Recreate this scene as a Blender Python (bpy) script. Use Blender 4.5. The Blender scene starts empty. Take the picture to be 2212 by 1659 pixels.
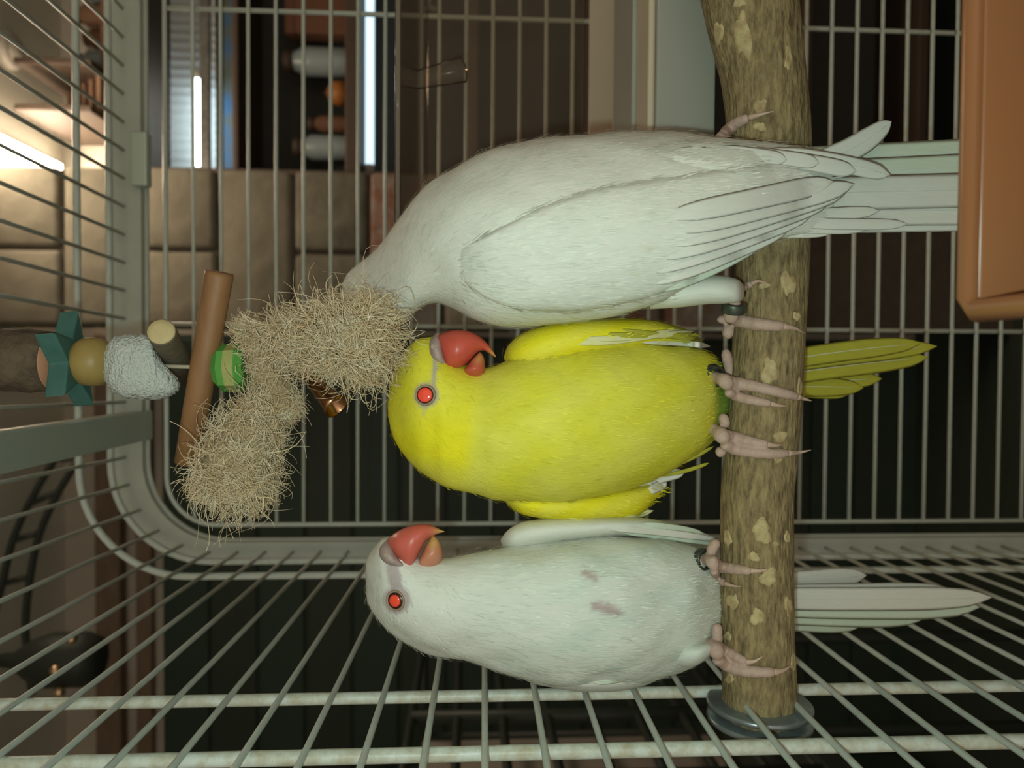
import bpy, math, random
import numpy as np
from mathutils import Vector, Matrix
from mathutils.bvhtree import BVHTree

random.seed(7)
rng = np.random.default_rng(7)
scene = bpy.context.scene
COL = scene.collection

# ------------------------------------------------------------------ camera
H = 1.35                                   # lens height above the floor
FPX, CX, CY = 1640.0, 1106.0, 829.5        # 2212 x 1659 frame, phone held on its side
PITCH, YAW, ROLL = 0.05729, 0.02468, -0.00483
FWD = np.array([-math.sin(YAW)*math.cos(PITCH), math.cos(YAW)*math.cos(PITCH), -math.sin(PITCH)])
_left = np.array([-math.cos(YAW), -math.sin(YAW), 0.0])
_down = np.cross(_left, FWD)
if _down[2] > 0:
    _down = -_down
RV = math.cos(ROLL)*_down + math.sin(ROLL)*_left      # picture right (points to the floor)
DV = -math.sin(ROLL)*_down + math.cos(ROLL)*_left     # picture down (points to the room's left)
CAM = np.array([0.0, 0.0, H])
cam_data = bpy.data.cameras.new('camera')
cam_data.sensor_fit = 'HORIZONTAL'
cam_data.sensor_width = 36.0
cam_data.lens = FPX/2212*36.0
cam_data.clip_start = 0.005
cam_data.clip_end = 30
cam_data.dof.use_dof = True
cam_data.dof.focus_distance = 0.325
cam_data.dof.aperture_fstop = 11.0
cam = bpy.data.objects.new('camera', cam_data)
COL.objects.link(cam)
m = Matrix.Identity(4)
for i, v in enumerate((RV, -DV, -FWD)):
    for j in range(3):
        m[j][i] = v[j]
m[2][3] = H
cam.matrix_world = m
scene.camera = cam

# ------------------------------------------------------------------ world, lights, exposure
scene.view_settings.view_transform = 'Standard'
scene.view_settings.look = 'None'
scene.view_settings.gamma = 1.0
scene.view_settings.use_curve_mapping = False
scene.view_settings.exposure = 0.62
w = bpy.data.worlds.new('room_light')
scene.world = w
w.use_nodes = True
w.node_tree.nodes['Background'].inputs[0].default_value = (1.0, 0.80, 0.62, 1)
w.node_tree.nodes['Background'].inputs[1].default_value = 0.50

def lamp(name, kind, loc, energy, color, size=0.01, rot=None, sizey=None):
    l = bpy.data.lights.new(name, kind)
    l.energy = energy
    l.color = color
    if kind == 'AREA':
        l.size = size
        if sizey:
            l.shape = 'RECTANGLE'
            l.size_y = sizey
    else:
        l.shadow_soft_size = size
    o = bpy.data.objects.new(name, l)
    o.location = loc
    if rot:
        o.rotation_euler = rot
    COL.objects.link(o)
    return o
# the phone's own flash, a finger's width from the lens
lamp('phone_flash_offscreen', 'POINT', (-0.013, -0.004, H+0.014), 1.45, (0.74, 1.0, 0.94), 0.004)


# ------------------------------------------------------------------ helpers
def U(px, py, y):
    """world point on the ray of picture point (px, py) at distance y into the room"""
    d = FWD + (px-CX)/FPX*RV + (py-CY)/FPX*DV
    return CAM + d*(y/d[1])
def P2(p):
    q = np.asarray(p, float)-CAM
    d = q@FWD
    return np.stack([CX+FPX*(q@RV)/d, CY+FPX*(q@DV)/d], -1)
def PM(y):
    return y/FPX               # metres per picture pixel at distance y

def lin(r, g, b):
    f = lambda c: (c/255/12.92) if c/255 <= 0.04045 else ((c/255+0.055)/1.055)**2.4
    return (f(r), f(g), f(b))

ORG = {}
def empty(name, loc, label, cat, group=None):
    o = bpy.data.objects.new(name, None)
    o.empty_display_size = 0.02
    o.location = loc
    COL.objects.link(o)
    ORG[o.name] = np.array(loc, float)
    o['label'] = label
    o['category'] = cat
    if group:
        o['group'] = group
    return o
def tag(o, label=None, cat=None, group=None, kind=None):
    if label: o['label'] = label
    if cat: o['category'] = cat
    if group: o['group'] = group
    if kind: o['kind'] = kind
    return o

class MB:
    def __init__(s):
        s.v = []; s.f = []; s.c = None
    def add(s, v, f):
        n = len(s.v)
        s.v.extend([tuple(map(float, q)) for q in v])
        s.f.extend([tuple(i+n for i in q) for q in f])
        return s
    def box(s, c, size, axes=None, bev=0.0):
        c = np.array(c, float); h = np.array(size, float)/2
        A = np.eye(3) if axes is None else np.array(axes, float)
        if bev <= 0:
            v = [c+A.T@(h*np.array(k)) for k in ((-1,-1,-1),(1,-1,-1),(1,1,-1),(-1,1,-1),(-1,-1,1),(1,-1,1),(1,1,1),(-1,1,1))]
            return s.add(v, [(0,3,2,1),(4,5,6,7),(0,1,5,4),(1,2,6,5),(2,3,7,6),(3,0,4,7)])
        b = min(bev, *(h*0.95))
        import bmesh
        bm = bmesh.new()
        bmesh.ops.create_cube(bm, size=1)
        for q in bm.verts:
            q.co = Vector((q.co.x*2*h[0], q.co.y*2*h[1], q.co.z*2*h[2]))
        bmesh.ops.bevel(bm, geom=bm.edges[:], offset=b, segments=2, affect='EDGES', profile=0.5)
        bm.verts.index_update()
        v = [c+A.T@np.array(q.co) for q in bm.verts]
        f = [tuple(x.index for x in q.verts) for q in bm.faces]
        bm.free()
        return s.add(v, f)
    def tube(s, pts, r, seg=10, cap=True):
        pts = np.array(pts, float); n = len(pts)
        r = np.full(n, r) if np.isscalar(r) else np.array(r, float)
        t = np.gradient(pts, axis=0)
        t /= np.linalg.norm(t, axis=1)[:, None]+1e-12
        up = np.array([0, 0, 1.0]) if abs(t[0][2]) < 0.9 else np.array([1.0, 0, 0])
        u = np.cross(t[0], up); u /= np.linalg.norm(u)
        v = []
        for i in range(n):
            u = u-t[i]*(u@t[i]); u /= np.linalg.norm(u)+1e-12
            w_ = np.cross(t[i], u)
            for k in range(seg):
                a = 2*math.pi*k/seg
                v.append(pts[i]+r[i]*(math.cos(a)*u+math.sin(a)*w_))
        f = []
        for i in range(n-1):
            for k in range(seg):
                k2 = (k+1) % seg
                f.append((i*seg+k, i*seg+k2, (i+1)*seg+k2, (i+1)*seg+k))
        if cap:
            f.append(tuple(range(seg-1, -1, -1)))
            f.append(tuple((n-1)*seg+k for k in range(seg)))
        return s.add(v, f)
    def lathe(s, c, axis, prof, seg=32, squash=1.0):
        """prof: list of (radius, height along axis)"""
        axis = np.array(axis, float); axis /= np.linalg.norm(axis)
        up = np.array([0, 0, 1.0]) if abs(axis[2]) < 0.9 else np.array([0, 1.0, 0])
        u = np.cross(axis, up); u /= np.linalg.norm(u); w_ = np.cross(axis, u)
        v = []; f = []
        for (r, h) in prof:
            for k in range(seg):
                a = 2*math.pi*k/seg
                v.append(np.array(c)+axis*h+r*(math.cos(a)*u+math.sin(a)*w_*squash))
        for i in range(len(prof)-1):
            for k in range(seg):
                k2 = (k+1) % seg
                f.append((i*seg+k, i*seg+k2, (i+1)*seg+k2, (i+1)*seg+k))
        f.append(tuple(range(seg-1, -1, -1)))
        f.append(tuple((len(prof)-1)*seg+k for k in range(seg)))
        return s.add(v, f)
    def build(s, name, mat, parent=None, smooth=True, label=None, cat=None, group=None, kind=None, colors=None):
        org = np.zeros(3)
        if parent is not None:
            org = ORG[parent.name]
        me = bpy.data.meshes.new(name)
        me.from_pydata([tuple(np.array(q)-org) for q in s.v], [], s.f)
        if smooth:
            me.polygons.foreach_set('use_smooth', [True]*len(me.polygons))
        if colors is not None:
            at = me.color_attributes.new('Col', 'FLOAT_COLOR', 'POINT')
            c = np.ones((len(me.vertices), 4)); c[:, :3] = colors
            at.data.foreach_set('color', c.ravel())
        me.update()
        me.materials.append(mat)
        o = bpy.data.objects.new(name, me)
        COL.objects.link(o)
        if parent is not None:
            o.parent = parent
        ORG[o.name] = org
        tag(o, label, cat, group, kind)
        return o

def cat_rom(a, n):
    """smooth resampling of rows of a to n rows"""
    a = np.array(a, float)
    d = np.r_[0, np.cumsum(np.maximum(np.linalg.norm(np.diff(a[:, :2], axis=0), axis=1), 1e-6))]
    d /= d[-1]
    t = np.linspace(0, 1, n)
    m_ = np.gradient(a, d, axis=0)
    sl = np.diff(a, axis=0)/np.diff(d)[:, None]
    m_ = np.array(m_)
    m_[0] = sl[0]; m_[-1] = sl[-1]
    for i in range(1, len(a)-1):           # monotone limiter
        for k in range(a.shape[1]):
            if sl[i-1, k]*sl[i, k] <= 0:
                m_[i, k] = 0
            else:
                m_[i, k] = np.sign(sl[i, k])*min(abs(m_[i, k]), 3*abs(sl[i, k]), 3*abs(sl[i-1, k]))
    i = np.clip(np.searchsorted(d, t, side='right')-1, 0, len(a)-2)
    h = (d[i+1]-d[i]); s = ((t-d[i])/h)[:, None]; h = h[:, None]
    return ((2*s**3-3*s**2+1)*a[i]+(s**3-2*s**2+s)*h*m_[i]+(-2*s**3+3*s**2)*a[i+1]+(s**3-s**2)*h*m_[i+1])

def loft(st, n=60, seg=32, power=1.0):
    """st rows: ax, ay, bx, by, depth, half thickness (m).  Solid between the two outlines a and b."""
    q = cat_rom(st, n)
    mb = MB(); v = []; f = []
    for r in q:
        a = U(r[0], r[1], r[4]); b = U(r[2], r[3], r[4]); c = (a+b)/2; h = (a-b)/2
        dr = c-CAM; dr /= np.linalg.norm(dr)
        for k in range(seg):
            t = 2*math.pi*k/seg
            cc, ss = math.cos(t), math.sin(t)
            cc = math.copysign(abs(cc)**power, cc); ss = math.copysign(abs(ss)**power, ss)
            v.append(c+h*cc+dr*r[5]*ss)
    for i in range(n-1):
        for k in range(seg):
            k2 = (k+1) % seg
            f.append((i*seg+k, i*seg+k2, (i+1)*seg+k2, (i+1)*seg+k))
    v.append(np.mean(v[:seg], axis=0)); v.append(np.mean(v[(n-1)*seg:n*seg], axis=0))
    for k in range(seg):
        f.append((n*seg, (k+1) % seg, k))
        f.append((n*seg+1, (n-1)*seg+k, (n-1)*seg+(k+1) % seg))
    return mb.add(v, f)

def bvh_of(mb):
    return BVHTree.FromPolygons([Vector(q) for q in mb.v], mb.f)
def hit(bvh, px, py):
    d = FWD + (px-CX)/FPX*RV + (py-CY)/FPX*DV
    r = bvh.ray_cast(Vector(CAM), Vector(d/np.linalg.norm(d)))
    if r[0] is None:
        return None, None
    n = np.array(r[1])
    if n@d > 0:
        n = -n
    return np.array(r[0]), n

# ------------------------------------------------------------------ materials
def mat(name, col, rough=0.6, metal=0.0, var=None, bump=None, spec=0.4, attr=False, coat=0.0, stretch=(1, 1, 1), sss=0.0, col2=None, emit=None):
    """var=(scale, amount) mottles towards col2; bump=(scale, strength, distance)"""
    M = bpy.data.materials.new(name)
    M.use_nodes = True
    nt = M.node_tree; N = nt.nodes; L = nt.links
    b = N['Principled BSDF']
    b.inputs['Base Color'].default_value = (*col, 1)
    b.inputs['Roughness'].default_value = rough
    b.inputs['Metallic'].default_value = metal
    b.inputs['Specular IOR Level'].default_value = spec
    b.inputs['Coat Weight'].default_value = coat
    if sss:
        b.inputs['Subsurface Weight'].default_value = sss
        b.inputs['Subsurface Radius'].default_value = (0.01, 0.006, 0.004)
        b.inputs['Subsurface Scale'].default_value = 0.5
    tc = N.new('ShaderNodeTexCoord'); mp = N.new('ShaderNodeMapping')
    mp.inputs['Scale'].default_value = stretch
    L.new(tc.outputs['Object'], mp.inputs['Vector'])
    src = None
    if attr:
        a = N.new('ShaderNodeVertexColor'); a.layer_name = 'Col'
        src = a.outputs['Color']
    if var:
        nz = N.new('ShaderNodeTexNoise')
        nz.inputs['Scale'].default_value = var[0]
        nz.inputs['Detail'].default_value = 6
        nz.inputs['Roughness'].default_value = 0.65
        L.new(mp.outputs[0], nz.inputs['Vector'])
        rp = N.new('ShaderNodeMapRange')
        rp.inputs['From Min'].default_value = 0.38; rp.inputs['From Max'].default_value = 0.68
        rp.inputs['To Max'].default_value = var[1]
        L.new(nz.outputs['Fac'], rp.inputs['Value'])
        mx = N.new('ShaderNodeMix'); mx.data_type = 'RGBA'
        L.new(rp.outputs[0], mx.inputs['Factor'])
        if src is not None:
            L.new(src, mx.inputs['A'])
        else:
            mx.inputs['A'].default_value = (*col, 1)
        if col2 is None and src is not None:
            hs = N.new('ShaderNodeHueSaturation'); hs.inputs['Value'].default_value = 0.8
            L.new(src, hs.inputs['Color']); L.new(hs.outputs[0], mx.inputs['B'])
        else:
            c2 = col2 if col2 else tuple(c*0.6 for c in col)
            mx.inputs['B'].default_value = (*c2, 1)
        src = mx.outputs['Result']
    if src is not None:
        L.new(src, b.inputs['Base Color'])
    if bump:
        n2 = N.new('ShaderNodeTexNoise')
        n2.inputs['Scale'].default_value = bump[0]
        n2.inputs['Detail'].default_value = 5
        L.new(mp.outputs[0], n2.inputs['Vector'])
        bp = N.new('ShaderNodeBump')
        bp.inputs['Strength'].default_value = bump[1]
        bp.inputs['Distance'].default_value = bump[2]
        L.new(n2.outputs['Fac'], bp.inputs['Height'])
        L.new(bp.outputs[0], b.inputs['Normal'])
    if emit:
        b.inputs['Emission Color'].default_value = (*emit[0], 1)
        b.inputs['Emission Strength'].default_value = emit[1]
    return M

def clear_plastic(name, tint, gloss=0.09, haze=0.06, hazecol=(0.5, 0.42, 0.33)):
    M = bpy.data.materials.new(name); M.use_nodes = True
    nt = M.node_tree; N = nt.nodes; L = nt.links
    N.remove(N['Principled BSDF'])
    out = N['Material Output']
    tr = N.new('ShaderNodeBsdfTransparent'); tr.inputs[0].default_value = (*tint, 1)
    gl = N.new('ShaderNodeBsdfGlossy'); gl.inputs['Roughness'].default_value = 0.06
    df = N.new('ShaderNodeBsdfDiffuse'); df.inputs[0].default_value = (*hazecol, 1)
    m1 = N.new('ShaderNodeMixShader'); m1.inputs[0].default_value = haze
    m2 = N.new('ShaderNodeMixShader')
    lw = N.new('ShaderNodeLayerWeight'); lw.inputs[0].default_value = gloss
    L.new(tr.outputs[0], m1.inputs[1]); L.new(df.outputs[0], m1.inputs[2])
    L.new(lw.outputs['Fresnel'], m2.inputs[0]); L.new(m1.outputs[0], m2.inputs[1]); L.new(gl.outputs[0], m2.inputs[2])
    L.new(m2.outputs[0], out.inputs[0])
    return M

M = {}
M['cage'] = mat('cage_paint', (0.53, 0.58, 0.52), 0.38, var=(170, 0.5), col2=(0.45, 0.46, 0.38), bump=(300, 0.15, 0.001))
M['grime'] = mat('cage_paint_grimy', (0.62, 0.68, 0.61), 0.4, var=(140, 0.75), col2=(0.40, 0.33, 0.18), bump=(300, 0.2, 0.001))
M['frame'] = mat('frame_paint', (0.48, 0.50, 0.43), 0.45, var=(30, 0.3), bump=(150, 0.1, 0.001))
M['greybar'] = mat('grey_green_metal', (0.46, 0.53, 0.44), 0.32, metal=0.1, bump=(200, 0.1, 0.001))
M['ceiling'] = mat('ceiling_plaster', (0.78, 0.77, 0.67), 0.9, var=(3, 0.2), bump=(80, 0.2, 0.003))
M['wall'] = mat('wall_plaster', (0.50, 0.47, 0.40), 0.9, var=(4, 0.35), bump=(60, 0.3, 0.004))
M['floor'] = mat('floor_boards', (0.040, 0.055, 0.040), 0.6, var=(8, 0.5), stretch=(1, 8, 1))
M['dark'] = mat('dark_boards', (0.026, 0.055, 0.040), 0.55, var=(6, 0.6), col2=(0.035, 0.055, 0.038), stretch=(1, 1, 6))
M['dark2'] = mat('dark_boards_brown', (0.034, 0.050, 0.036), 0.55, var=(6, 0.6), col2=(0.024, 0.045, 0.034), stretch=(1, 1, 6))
M['lintel'] = mat('old_wood_trim', (0.22, 0.16, 0.11), 0.7, var=(40, 0.6), bump=(90, 0.6, 0.004), stretch=(0.3, 1, 1))
M['brick'] = mat('whitewashed_brick', (0.225, 0.205, 0.155), 0.9, var=(9, 0.6), col2=(0.14, 0.122, 0.085), bump=(22, 0.5, 0.01))
M['brick_dirty'] = mat('dirty_brick', (0.20, 0.185, 0.14), 0.9, var=(11, 0.9), col2=(0.10, 0.09, 0.066), bump=(22, 0.6, 0.01))
M['brick_red'] = mat('broken_red_brick', (0.26, 0.245, 0.21), 0.9, var=(11, 1.0), col2=(0.19, 0.065, 0.03), bump=(22, 0.7, 0.012))
M['mortar'] = mat('mortar', (0.10, 0.085, 0.065), 0.95, var=(30, 0.5), bump=(60, 0.5, 0.004))
M['bark'] = mat('bark', (0.35, 0.265, 0.125), 0.85, var=(380, 1.0), col2=(0.120, 0.086, 0.042), bump=(520, 0.9, 0.0018), stretch=(0.30, 1, 1))
M['scar'] = mat('bare_wood_scar', (0.55, 0.45, 0.23), 0.7, var=(170, 1.0), col2=(0.33, 0.22, 0.10), bump=(300, 0.4, 0.001))
M['steel'] = mat('galvanised_steel', (0.33, 0.38, 0.38), 0.35, metal=0.75, var=(120, 0.5), col2=(0.20, 0.24, 0.25))
M['plume'] = mat('plumage', (1, 1, 1), 0.72, attr=True, var=(330, 0.35), bump=(900, 0.25, 0.0008), spec=0.15, stretch=(1, 1, 0.22))
M['fluff'] = mat('small_feathers', (1, 1, 1), 0.75, attr=True, var=(60, 0.3), spec=0.12)
M['vane_w'] = mat('white_vane', (0.71, 0.71, 0.63), 0.55, var=(900, 0.28), col2=(0.57, 0.58, 0.51), bump=(1300, 0.2, 0.0005), spec=0.25, stretch=(1, 1, 0.15))
M['vane_g'] = mat('greenish_white_vane', (0.62, 0.70, 0.56), 0.55, var=(900, 0.3), col2=(0.48, 0.56, 0.45), bump=(1300, 0.2, 0.0005), spec=0.25, stretch=(1, 1, 0.15))
M['vane_y'] = mat('yellow_vane', (0.44, 0.42, 0.045), 0.55, var=(600, 0.5), col2=(0.33, 0.31, 0.04), bump=(1300, 0.2, 0.0005), spec=0.25, stretch=(1, 1, 0.15))
M['vane_yw'] = mat('pale_yellow_vane', (0.72, 0.70, 0.38), 0.55, var=(600, 0.4), col2=(0.60, 0.58, 0.22), spec=0.25, stretch=(1, 1, 0.15))
M['shaft'] = mat('feather_shaft', (0.70, 0.72, 0.66), 0.4)
M['beak'] = mat('red_beak', (0.60, 0.085, 0.06), 0.38, attr=True, var=(90, 0.3), spec=0.45, sss=0.15, bump=(400, 0.08, 0.0006))
M['cere'] = mat('cere_skin', (0.44, 0.33, 0.30), 0.65, var=(300, 0.5), bump=(700, 0.3, 0.0005), sss=0.1)
M['nostril'] = mat('nostril_rim', (0.36, 0.27, 0.20), 0.7)
M['skin'] = mat('foot_skin', (0.52, 0.38, 0.31), 0.6, var=(260, 0.6), col2=(0.44, 0.29, 0.22), bump=(650, 0.5, 0.0008), sss=0.12)
M['claw'] = mat('claw_horn', (0.55, 0.38, 0.29), 0.35, sss=0.15)
M['ring'] = mat('leg_ring_metal', (0.045, 0.06, 0.055), 0.4, metal=0.6, var=(260, 0.8), col2=(0.16, 0.17, 0.12))
M['eyering'] = mat('eye_ring_skin', (0.30, 0.22, 0.14), 0.6, bump=(600, 0.3, 0.0004))
M['iris'] = mat('iris', (0.035, 0.008, 0.006), 0.2)
M['pupil'] = mat('red_pupil', (0.90, 0.075, 0.035), 0.10, spec=0.5, coat=0.3)

# ------------------------------------------------------------------ the room
def struct(name, mb, mt, smooth=False):
    return mb.build(name, M[mt] if isinstance(mt, str) else mt, None, smooth, kind='structure')
CE = H+1.15
WB = 2.23
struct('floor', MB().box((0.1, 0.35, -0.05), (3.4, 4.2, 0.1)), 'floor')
struct('ceiling', MB().box((0.1, 0.35, CE+0.05), (3.4, 4.2, 0.1)), 'ceiling')
struct('wall_back', MB().box((0.1, WB+0.05, CE/2), (3.4, 0.1, CE)), 'wall')
struct('wall_left', MB().box((-1.55, 0.35, CE/2), (0.1, 4.2, CE)), 'wall')
struct('wall_right', MB().box((1.75, 0.35, CE/2), (0.1, 4.2, CE)), 'wall')
def zof(px, y): return H+(1012-px)*y/FPX
def xof(py, y): return (788-py)*y/FPX

# wooden trims above the dark boarding, on the wall left of the pillar
struct('trim_1', MB().box((-0.70, WB-0.025, zof(268, WB)), (1.56, 0.05, 0.07), bev=0.008), 'lintel')
struct('trim_2', MB().box((-0.70, WB-0.015, zof(335, WB)), (1.56, 0.03, 0.045), bev=0.006), 'lintel')
# dark horizontal boarding left of the pillar
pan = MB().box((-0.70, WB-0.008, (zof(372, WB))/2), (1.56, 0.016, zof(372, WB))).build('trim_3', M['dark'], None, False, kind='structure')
zt = zof(372, WB)
bw = 0.135
shared = [None, None]
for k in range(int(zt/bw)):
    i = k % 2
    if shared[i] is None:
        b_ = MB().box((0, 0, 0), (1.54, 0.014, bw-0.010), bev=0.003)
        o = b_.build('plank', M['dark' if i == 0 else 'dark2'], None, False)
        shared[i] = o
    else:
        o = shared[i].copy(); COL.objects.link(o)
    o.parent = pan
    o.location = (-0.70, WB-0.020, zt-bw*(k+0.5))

# pillar of whitewashed blocks
PD = 1.80
px0, px1 = xof(712, PD), xof(376, PD)
pil = struct('wall_pillar', MB().box(((px0+px1)/2, PD+0.10, CE/2), (px1-px0-0.016, 0.17, CE)), 'mortar')
zj = zof(480, PD)
course = 0.1745
kk = -8
cnt = 0
while True:
    z0 = zj+kk*course
    if z0 > CE: break
    z1 = min(z0+course, CE)
    z0c = max(z0, 0.0)
    if z1-z0c > 0.03:
        wide = px1-px0
        splits = [(0, 1)] if kk % 2 != 0 else [(0, 0.485), (0.485, 1)]
        if kk == -2: splits = [(0, 0.48), (0.48, 1)]
        for (a, b) in splits:
            g = 0.007
            cx_ = px0+wide*(a+b)/2; sx = wide*(b-a)-g
            mm = 'brick'
            if kk <= -2 and b == 1: mm = 'brick_red'
            if kk <= -5 or kk in (1, 3, -2) and b < 1: mm = 'brick_dirty'
            if kk == -2 and b == 1: mm = 'brick_dirty'
            if kk in (-3, -7, -6): mm = 'brick_red'
            o = MB().box((0, 0, 0), (sx, 0.20, z1-z0c-g), bev=0.012).build('brick', M[mm], None, True)
            o.parent = pil
            o.location = (cx_, PD+0.10+rng.uniform(-0.004, 0.004), (z0c+z1)/2)
            o.rotation_euler = (rng.uniform(-.01, .01), rng.uniform(-.008, .008), rng.uniform(-.012, .012))
            cnt += 1
    kk += 1

# ceiling light panel behind the pillar and a round fitting
M['panel_light'] = mat('lit_panel', (1, 1, 1), 0.5, emit=((1.0, 0.80, 0.58), 30.0))
M['whiteplastic'] = mat('white_plastic', (0.6, 0.56, 0.5), 0.4)
cl = empty('ceiling_light', (0.503, 1.72, CE-0.03), 'long lit panel lamp on the ceiling beside the block pillar', 'lamp')
MB().box((0.503, 1.72, CE-0.012), (0.092, 0.92, 0.024), bev=0.004).build('housing', M['whiteplastic'], cl, False)
MB().box((0.503, 1.72, CE-0.027), (0.084, 0.905, 0.008), bev=0.003).build('diffuser', M['panel_light'], cl, False)
fx = U(62, 100, 1.95)
fo = empty('ceiling_spot', (fx[0], 1.98, CE), 'small round fitting on the ceiling between lamp and shelf', 'ceiling fitting')
MB().lathe((fx[0], 1.98, CE), (0, 0, -1), [(0.045, 0), (0.045, 0.012), (0.036, 0.02)], 28).build('rim', M['whiteplastic'], fo)
MB().lathe((fx[0], 1.98, CE-0.015), (0, 0, -1), [(0.03, 0), (0.028, 0.012), (0.014, 0.02)], 24).build('bulb', M['wall'], fo)



# ------------------------------------------------------------------ shelving unit right of the pillar
M['shelfwood'] = mat('dark_shelf_wood', (0.075, 0.05, 0.035), 0.6, var=(20, 0.5), stretch=(0.2, 1, 1))
M['black'] = mat('black_board', (0.045, 0.047, 0.04), 0.7)
M['corr'] = mat('corrugated_plastic', (0.62, 0.68, 0.68), 0.5)
M['tube'] = mat('lit_tube', (1, 1, 1), 0.4, emit=((0.80, 0.95, 1.0), 5.0))
M['tube2'] = mat('lit_tube_dim', (0.9, 1, 1), 0.4, emit=((0.62, 0.83, 0.95), 0.9))
M['chrome'] = mat('lamp_shade_metal', (0.30, 0.30, 0.28), 0.35, metal=0.7, var=(90, 0.7), col2=(0.10, 0.10, 0.09))
M['poster'] = mat('printed_backdrop', (0.06, 0.16, 0.32), 0.5, var=(13, 1.0), col2=(0.16, 0.15, 0.05))
M['jar'] = mat('frosted_jar', (0.22, 0.27, 0.28), 0.3)
M['boxbrown'] = mat('brown_card', (0.12, 0.055, 0.03), 0.8)
M['orangeball'] = mat('orange_fruit', (0.30, 0.11, 0.02), 0.5)
SY = 2.10
sx0, sx1 = xof(400, SY)-0.02, xof(-330, SY)
su = empty('shelving_unit', ((sx0+sx1)/2, SY, 0), 'tall dark wooden shelving unit against the wall beside the pillar', 'shelf')
scx, sw = (sx0+sx1)/2, sx1-sx0
ztop = zof(338, SY)
MB().box((scx, WB-0.008, ztop/2), (sw, 0.014, ztop)).build('back_panel', M['black'], su, False)
MB().box((sx0+0.01, (SY+WB)/2-0.06, ztop/2), (0.02, 0.24, ztop), bev=0.002).build('side_panel', M['shelfwood'], su, False)
MB().box((sx1-0.01, (SY+WB)/2-0.06, ztop/2), (0.02, 0.24, ztop), bev=0.002).build('side_panel', M['shelfwood'], su, False)
for a, b in ((335, 362), (540, 552), (762, 788), (1010, 1030), (1250, 1270), (1480, 1500), (1700, 1720), (1950, 1970)):
    z0, z1 = zof(b, SY), zof(a, SY)
    MB().box((scx, (SY+WB)/2-0.06, (z0+z1)/2), (sw-0.04, 0.235, z1-z0), bev=0.003).build('shelf_board', M['shelfwood'], su, False)
# corrugated panel in the top bay, its ribs upright
v = []; f = []
nr = 150
for i in range(nr+1):
    X = sx0+0.02+(sw-0.04)*i/nr
    yy = SY+0.075+0.004*abs(math.sin(math.pi*i/4))
    v += [(X, yy, zof(460, SY)), (X, yy, zof(364, SY))]
    if i: f.append((2*i-2, 2*i, 2*i+1, 2*i-1))
MB().add(v, f).build('corrugated_panel', M['corr'], su, False, label='white corrugated panel behind the tube lamp')
def tube_lamp(pxc, y0, y1, rad, mt, label, depth):
    xa, xb = xof(y0, depth), xof(y1, depth)
    z = zof(pxc, depth)
    t = empty('tube_lamp', ((xa+xb)/2, depth, z), label, 'lamp')
    MB().lathe((xa, depth, z), (xb-xa, 0, 0), [(rad*0.6, 0), (rad, 0.006), (rad, abs(xb-xa)-0.006), (rad*0.6, abs(xb-xa))], 16).build('tube', M[mt], t)
    for s in (xa, xb):
        MB().lathe((s-0.01, depth, z), (1, 0, 0), [(rad*1.1, 0), (rad*1.1, 0.02)], 14).build('end_cap', M['whiteplastic'], t)
    return t
t1 = tube_lamp(442, 385, 187, 0.014, 'tube', 'bright white tube lamp in the top bay of the dark shelves', SY+0.01)
MB().box((scx, SY-0.03, zof(467, SY)), (sw-0.05, 0.02, 0.026), bev=0.004).build('lamp_rail', M['chrome'], t1, False, label='dull metal rail under the lit tube')
t2 = tube_lamp(800, 372, -60, 0.012, 'tube2', 'pale blue strip lamp low in the dark shelves', SY-0.02)
MB().box((scx-0.1, WB-0.05, zof(510, SY)), (0.62, 0.004, 0.085)).build('backdrop_poster', M['poster'], None, False, label='blue printed landscape strip standing on the shelf under the tube lamp', cat='poster')
def shelf_item(name, px, py, wpx, hpx, mt, label, cat, kind):
    x, z = xof(py, SY), zof(px, SY)
    s = PM(SY)
    if kind == 'box':
        o = empty(name, (x, SY, z-hpx*s/2), label, cat)
        MB().box((x, SY, z), (wpx*s, 0.06, hpx*s), bev=0.004).build('carton', M[mt], o, False)
        MB().box((x, SY, z+hpx*s/2), (wpx*s*1.04, 0.064, hpx*s*0.16), bev=0.003).build('lid', M[mt], o, False)
    elif kind == 'jar':
        o = empty(name, (x, SY, z-hpx*s/2), label, cat)
        r = wpx*s/2; h = hpx*s
        MB().lathe((x, SY, z-h/2), (0, 0, 1), [(r*0.9, 0), (r, h*0.06), (r, h*0.7), (r*0.7, h*0.82), (r*0.7, h*0.86)], 20).build('glass_body', M[mt], o)
        MB().lathe((x, SY, z+h*0.36), (0, 0, 1), [(r*0.76, 0), (r*0.76, h*0.12), (r*0.7, h*0.14)], 20).build('lid', M['shelfwood'], o)
    else:
        r = wpx*s/2
        o = empty(name, (x, SY, z-r), label, cat)
        MB().lathe((x, SY, z-r), (0, 0, 1), [(r*math.sin(a), r-r*math.cos(a)) for a in np.linspace(0.05, 3.09, 12)], 20).build('peel', M[mt], o)
        MB().lathe((x, SY, z+r*0.96), (0, 0, 1), [(r*0.12, 0), (r*0.08, r*0.25)], 8).build('stalk', M['boxbrown'], o)
    return o
zs = 762
shelf_item('storage_box', zs-62, 55, 90, 124, 'boxbrown', 'brown carton with lid on the shelf under the blue strip', 'box', 'box')
shelf_item('jar', zs-60, 330, 52, 120, 'jar', 'grey frosted jar with dark lid between carton and pillar', 'jar', 'jar')
shelf_item('jar', zs-45, 280, 34, 90, 'boxbrown', 'slim brown jar beside the grey frosted jar', 'jar', 'jar')
shelf_item('orange', zs-26, 215, 52, 52, 'orangeball', 'round orange fruit on the dark shelf', 'fruit', 'ball')
shelf_item('jar', zs-70, 150, 60, 140, 'jar', 'tall grey jar between orange fruit and brown carton', 'jar', 'jar')

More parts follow.
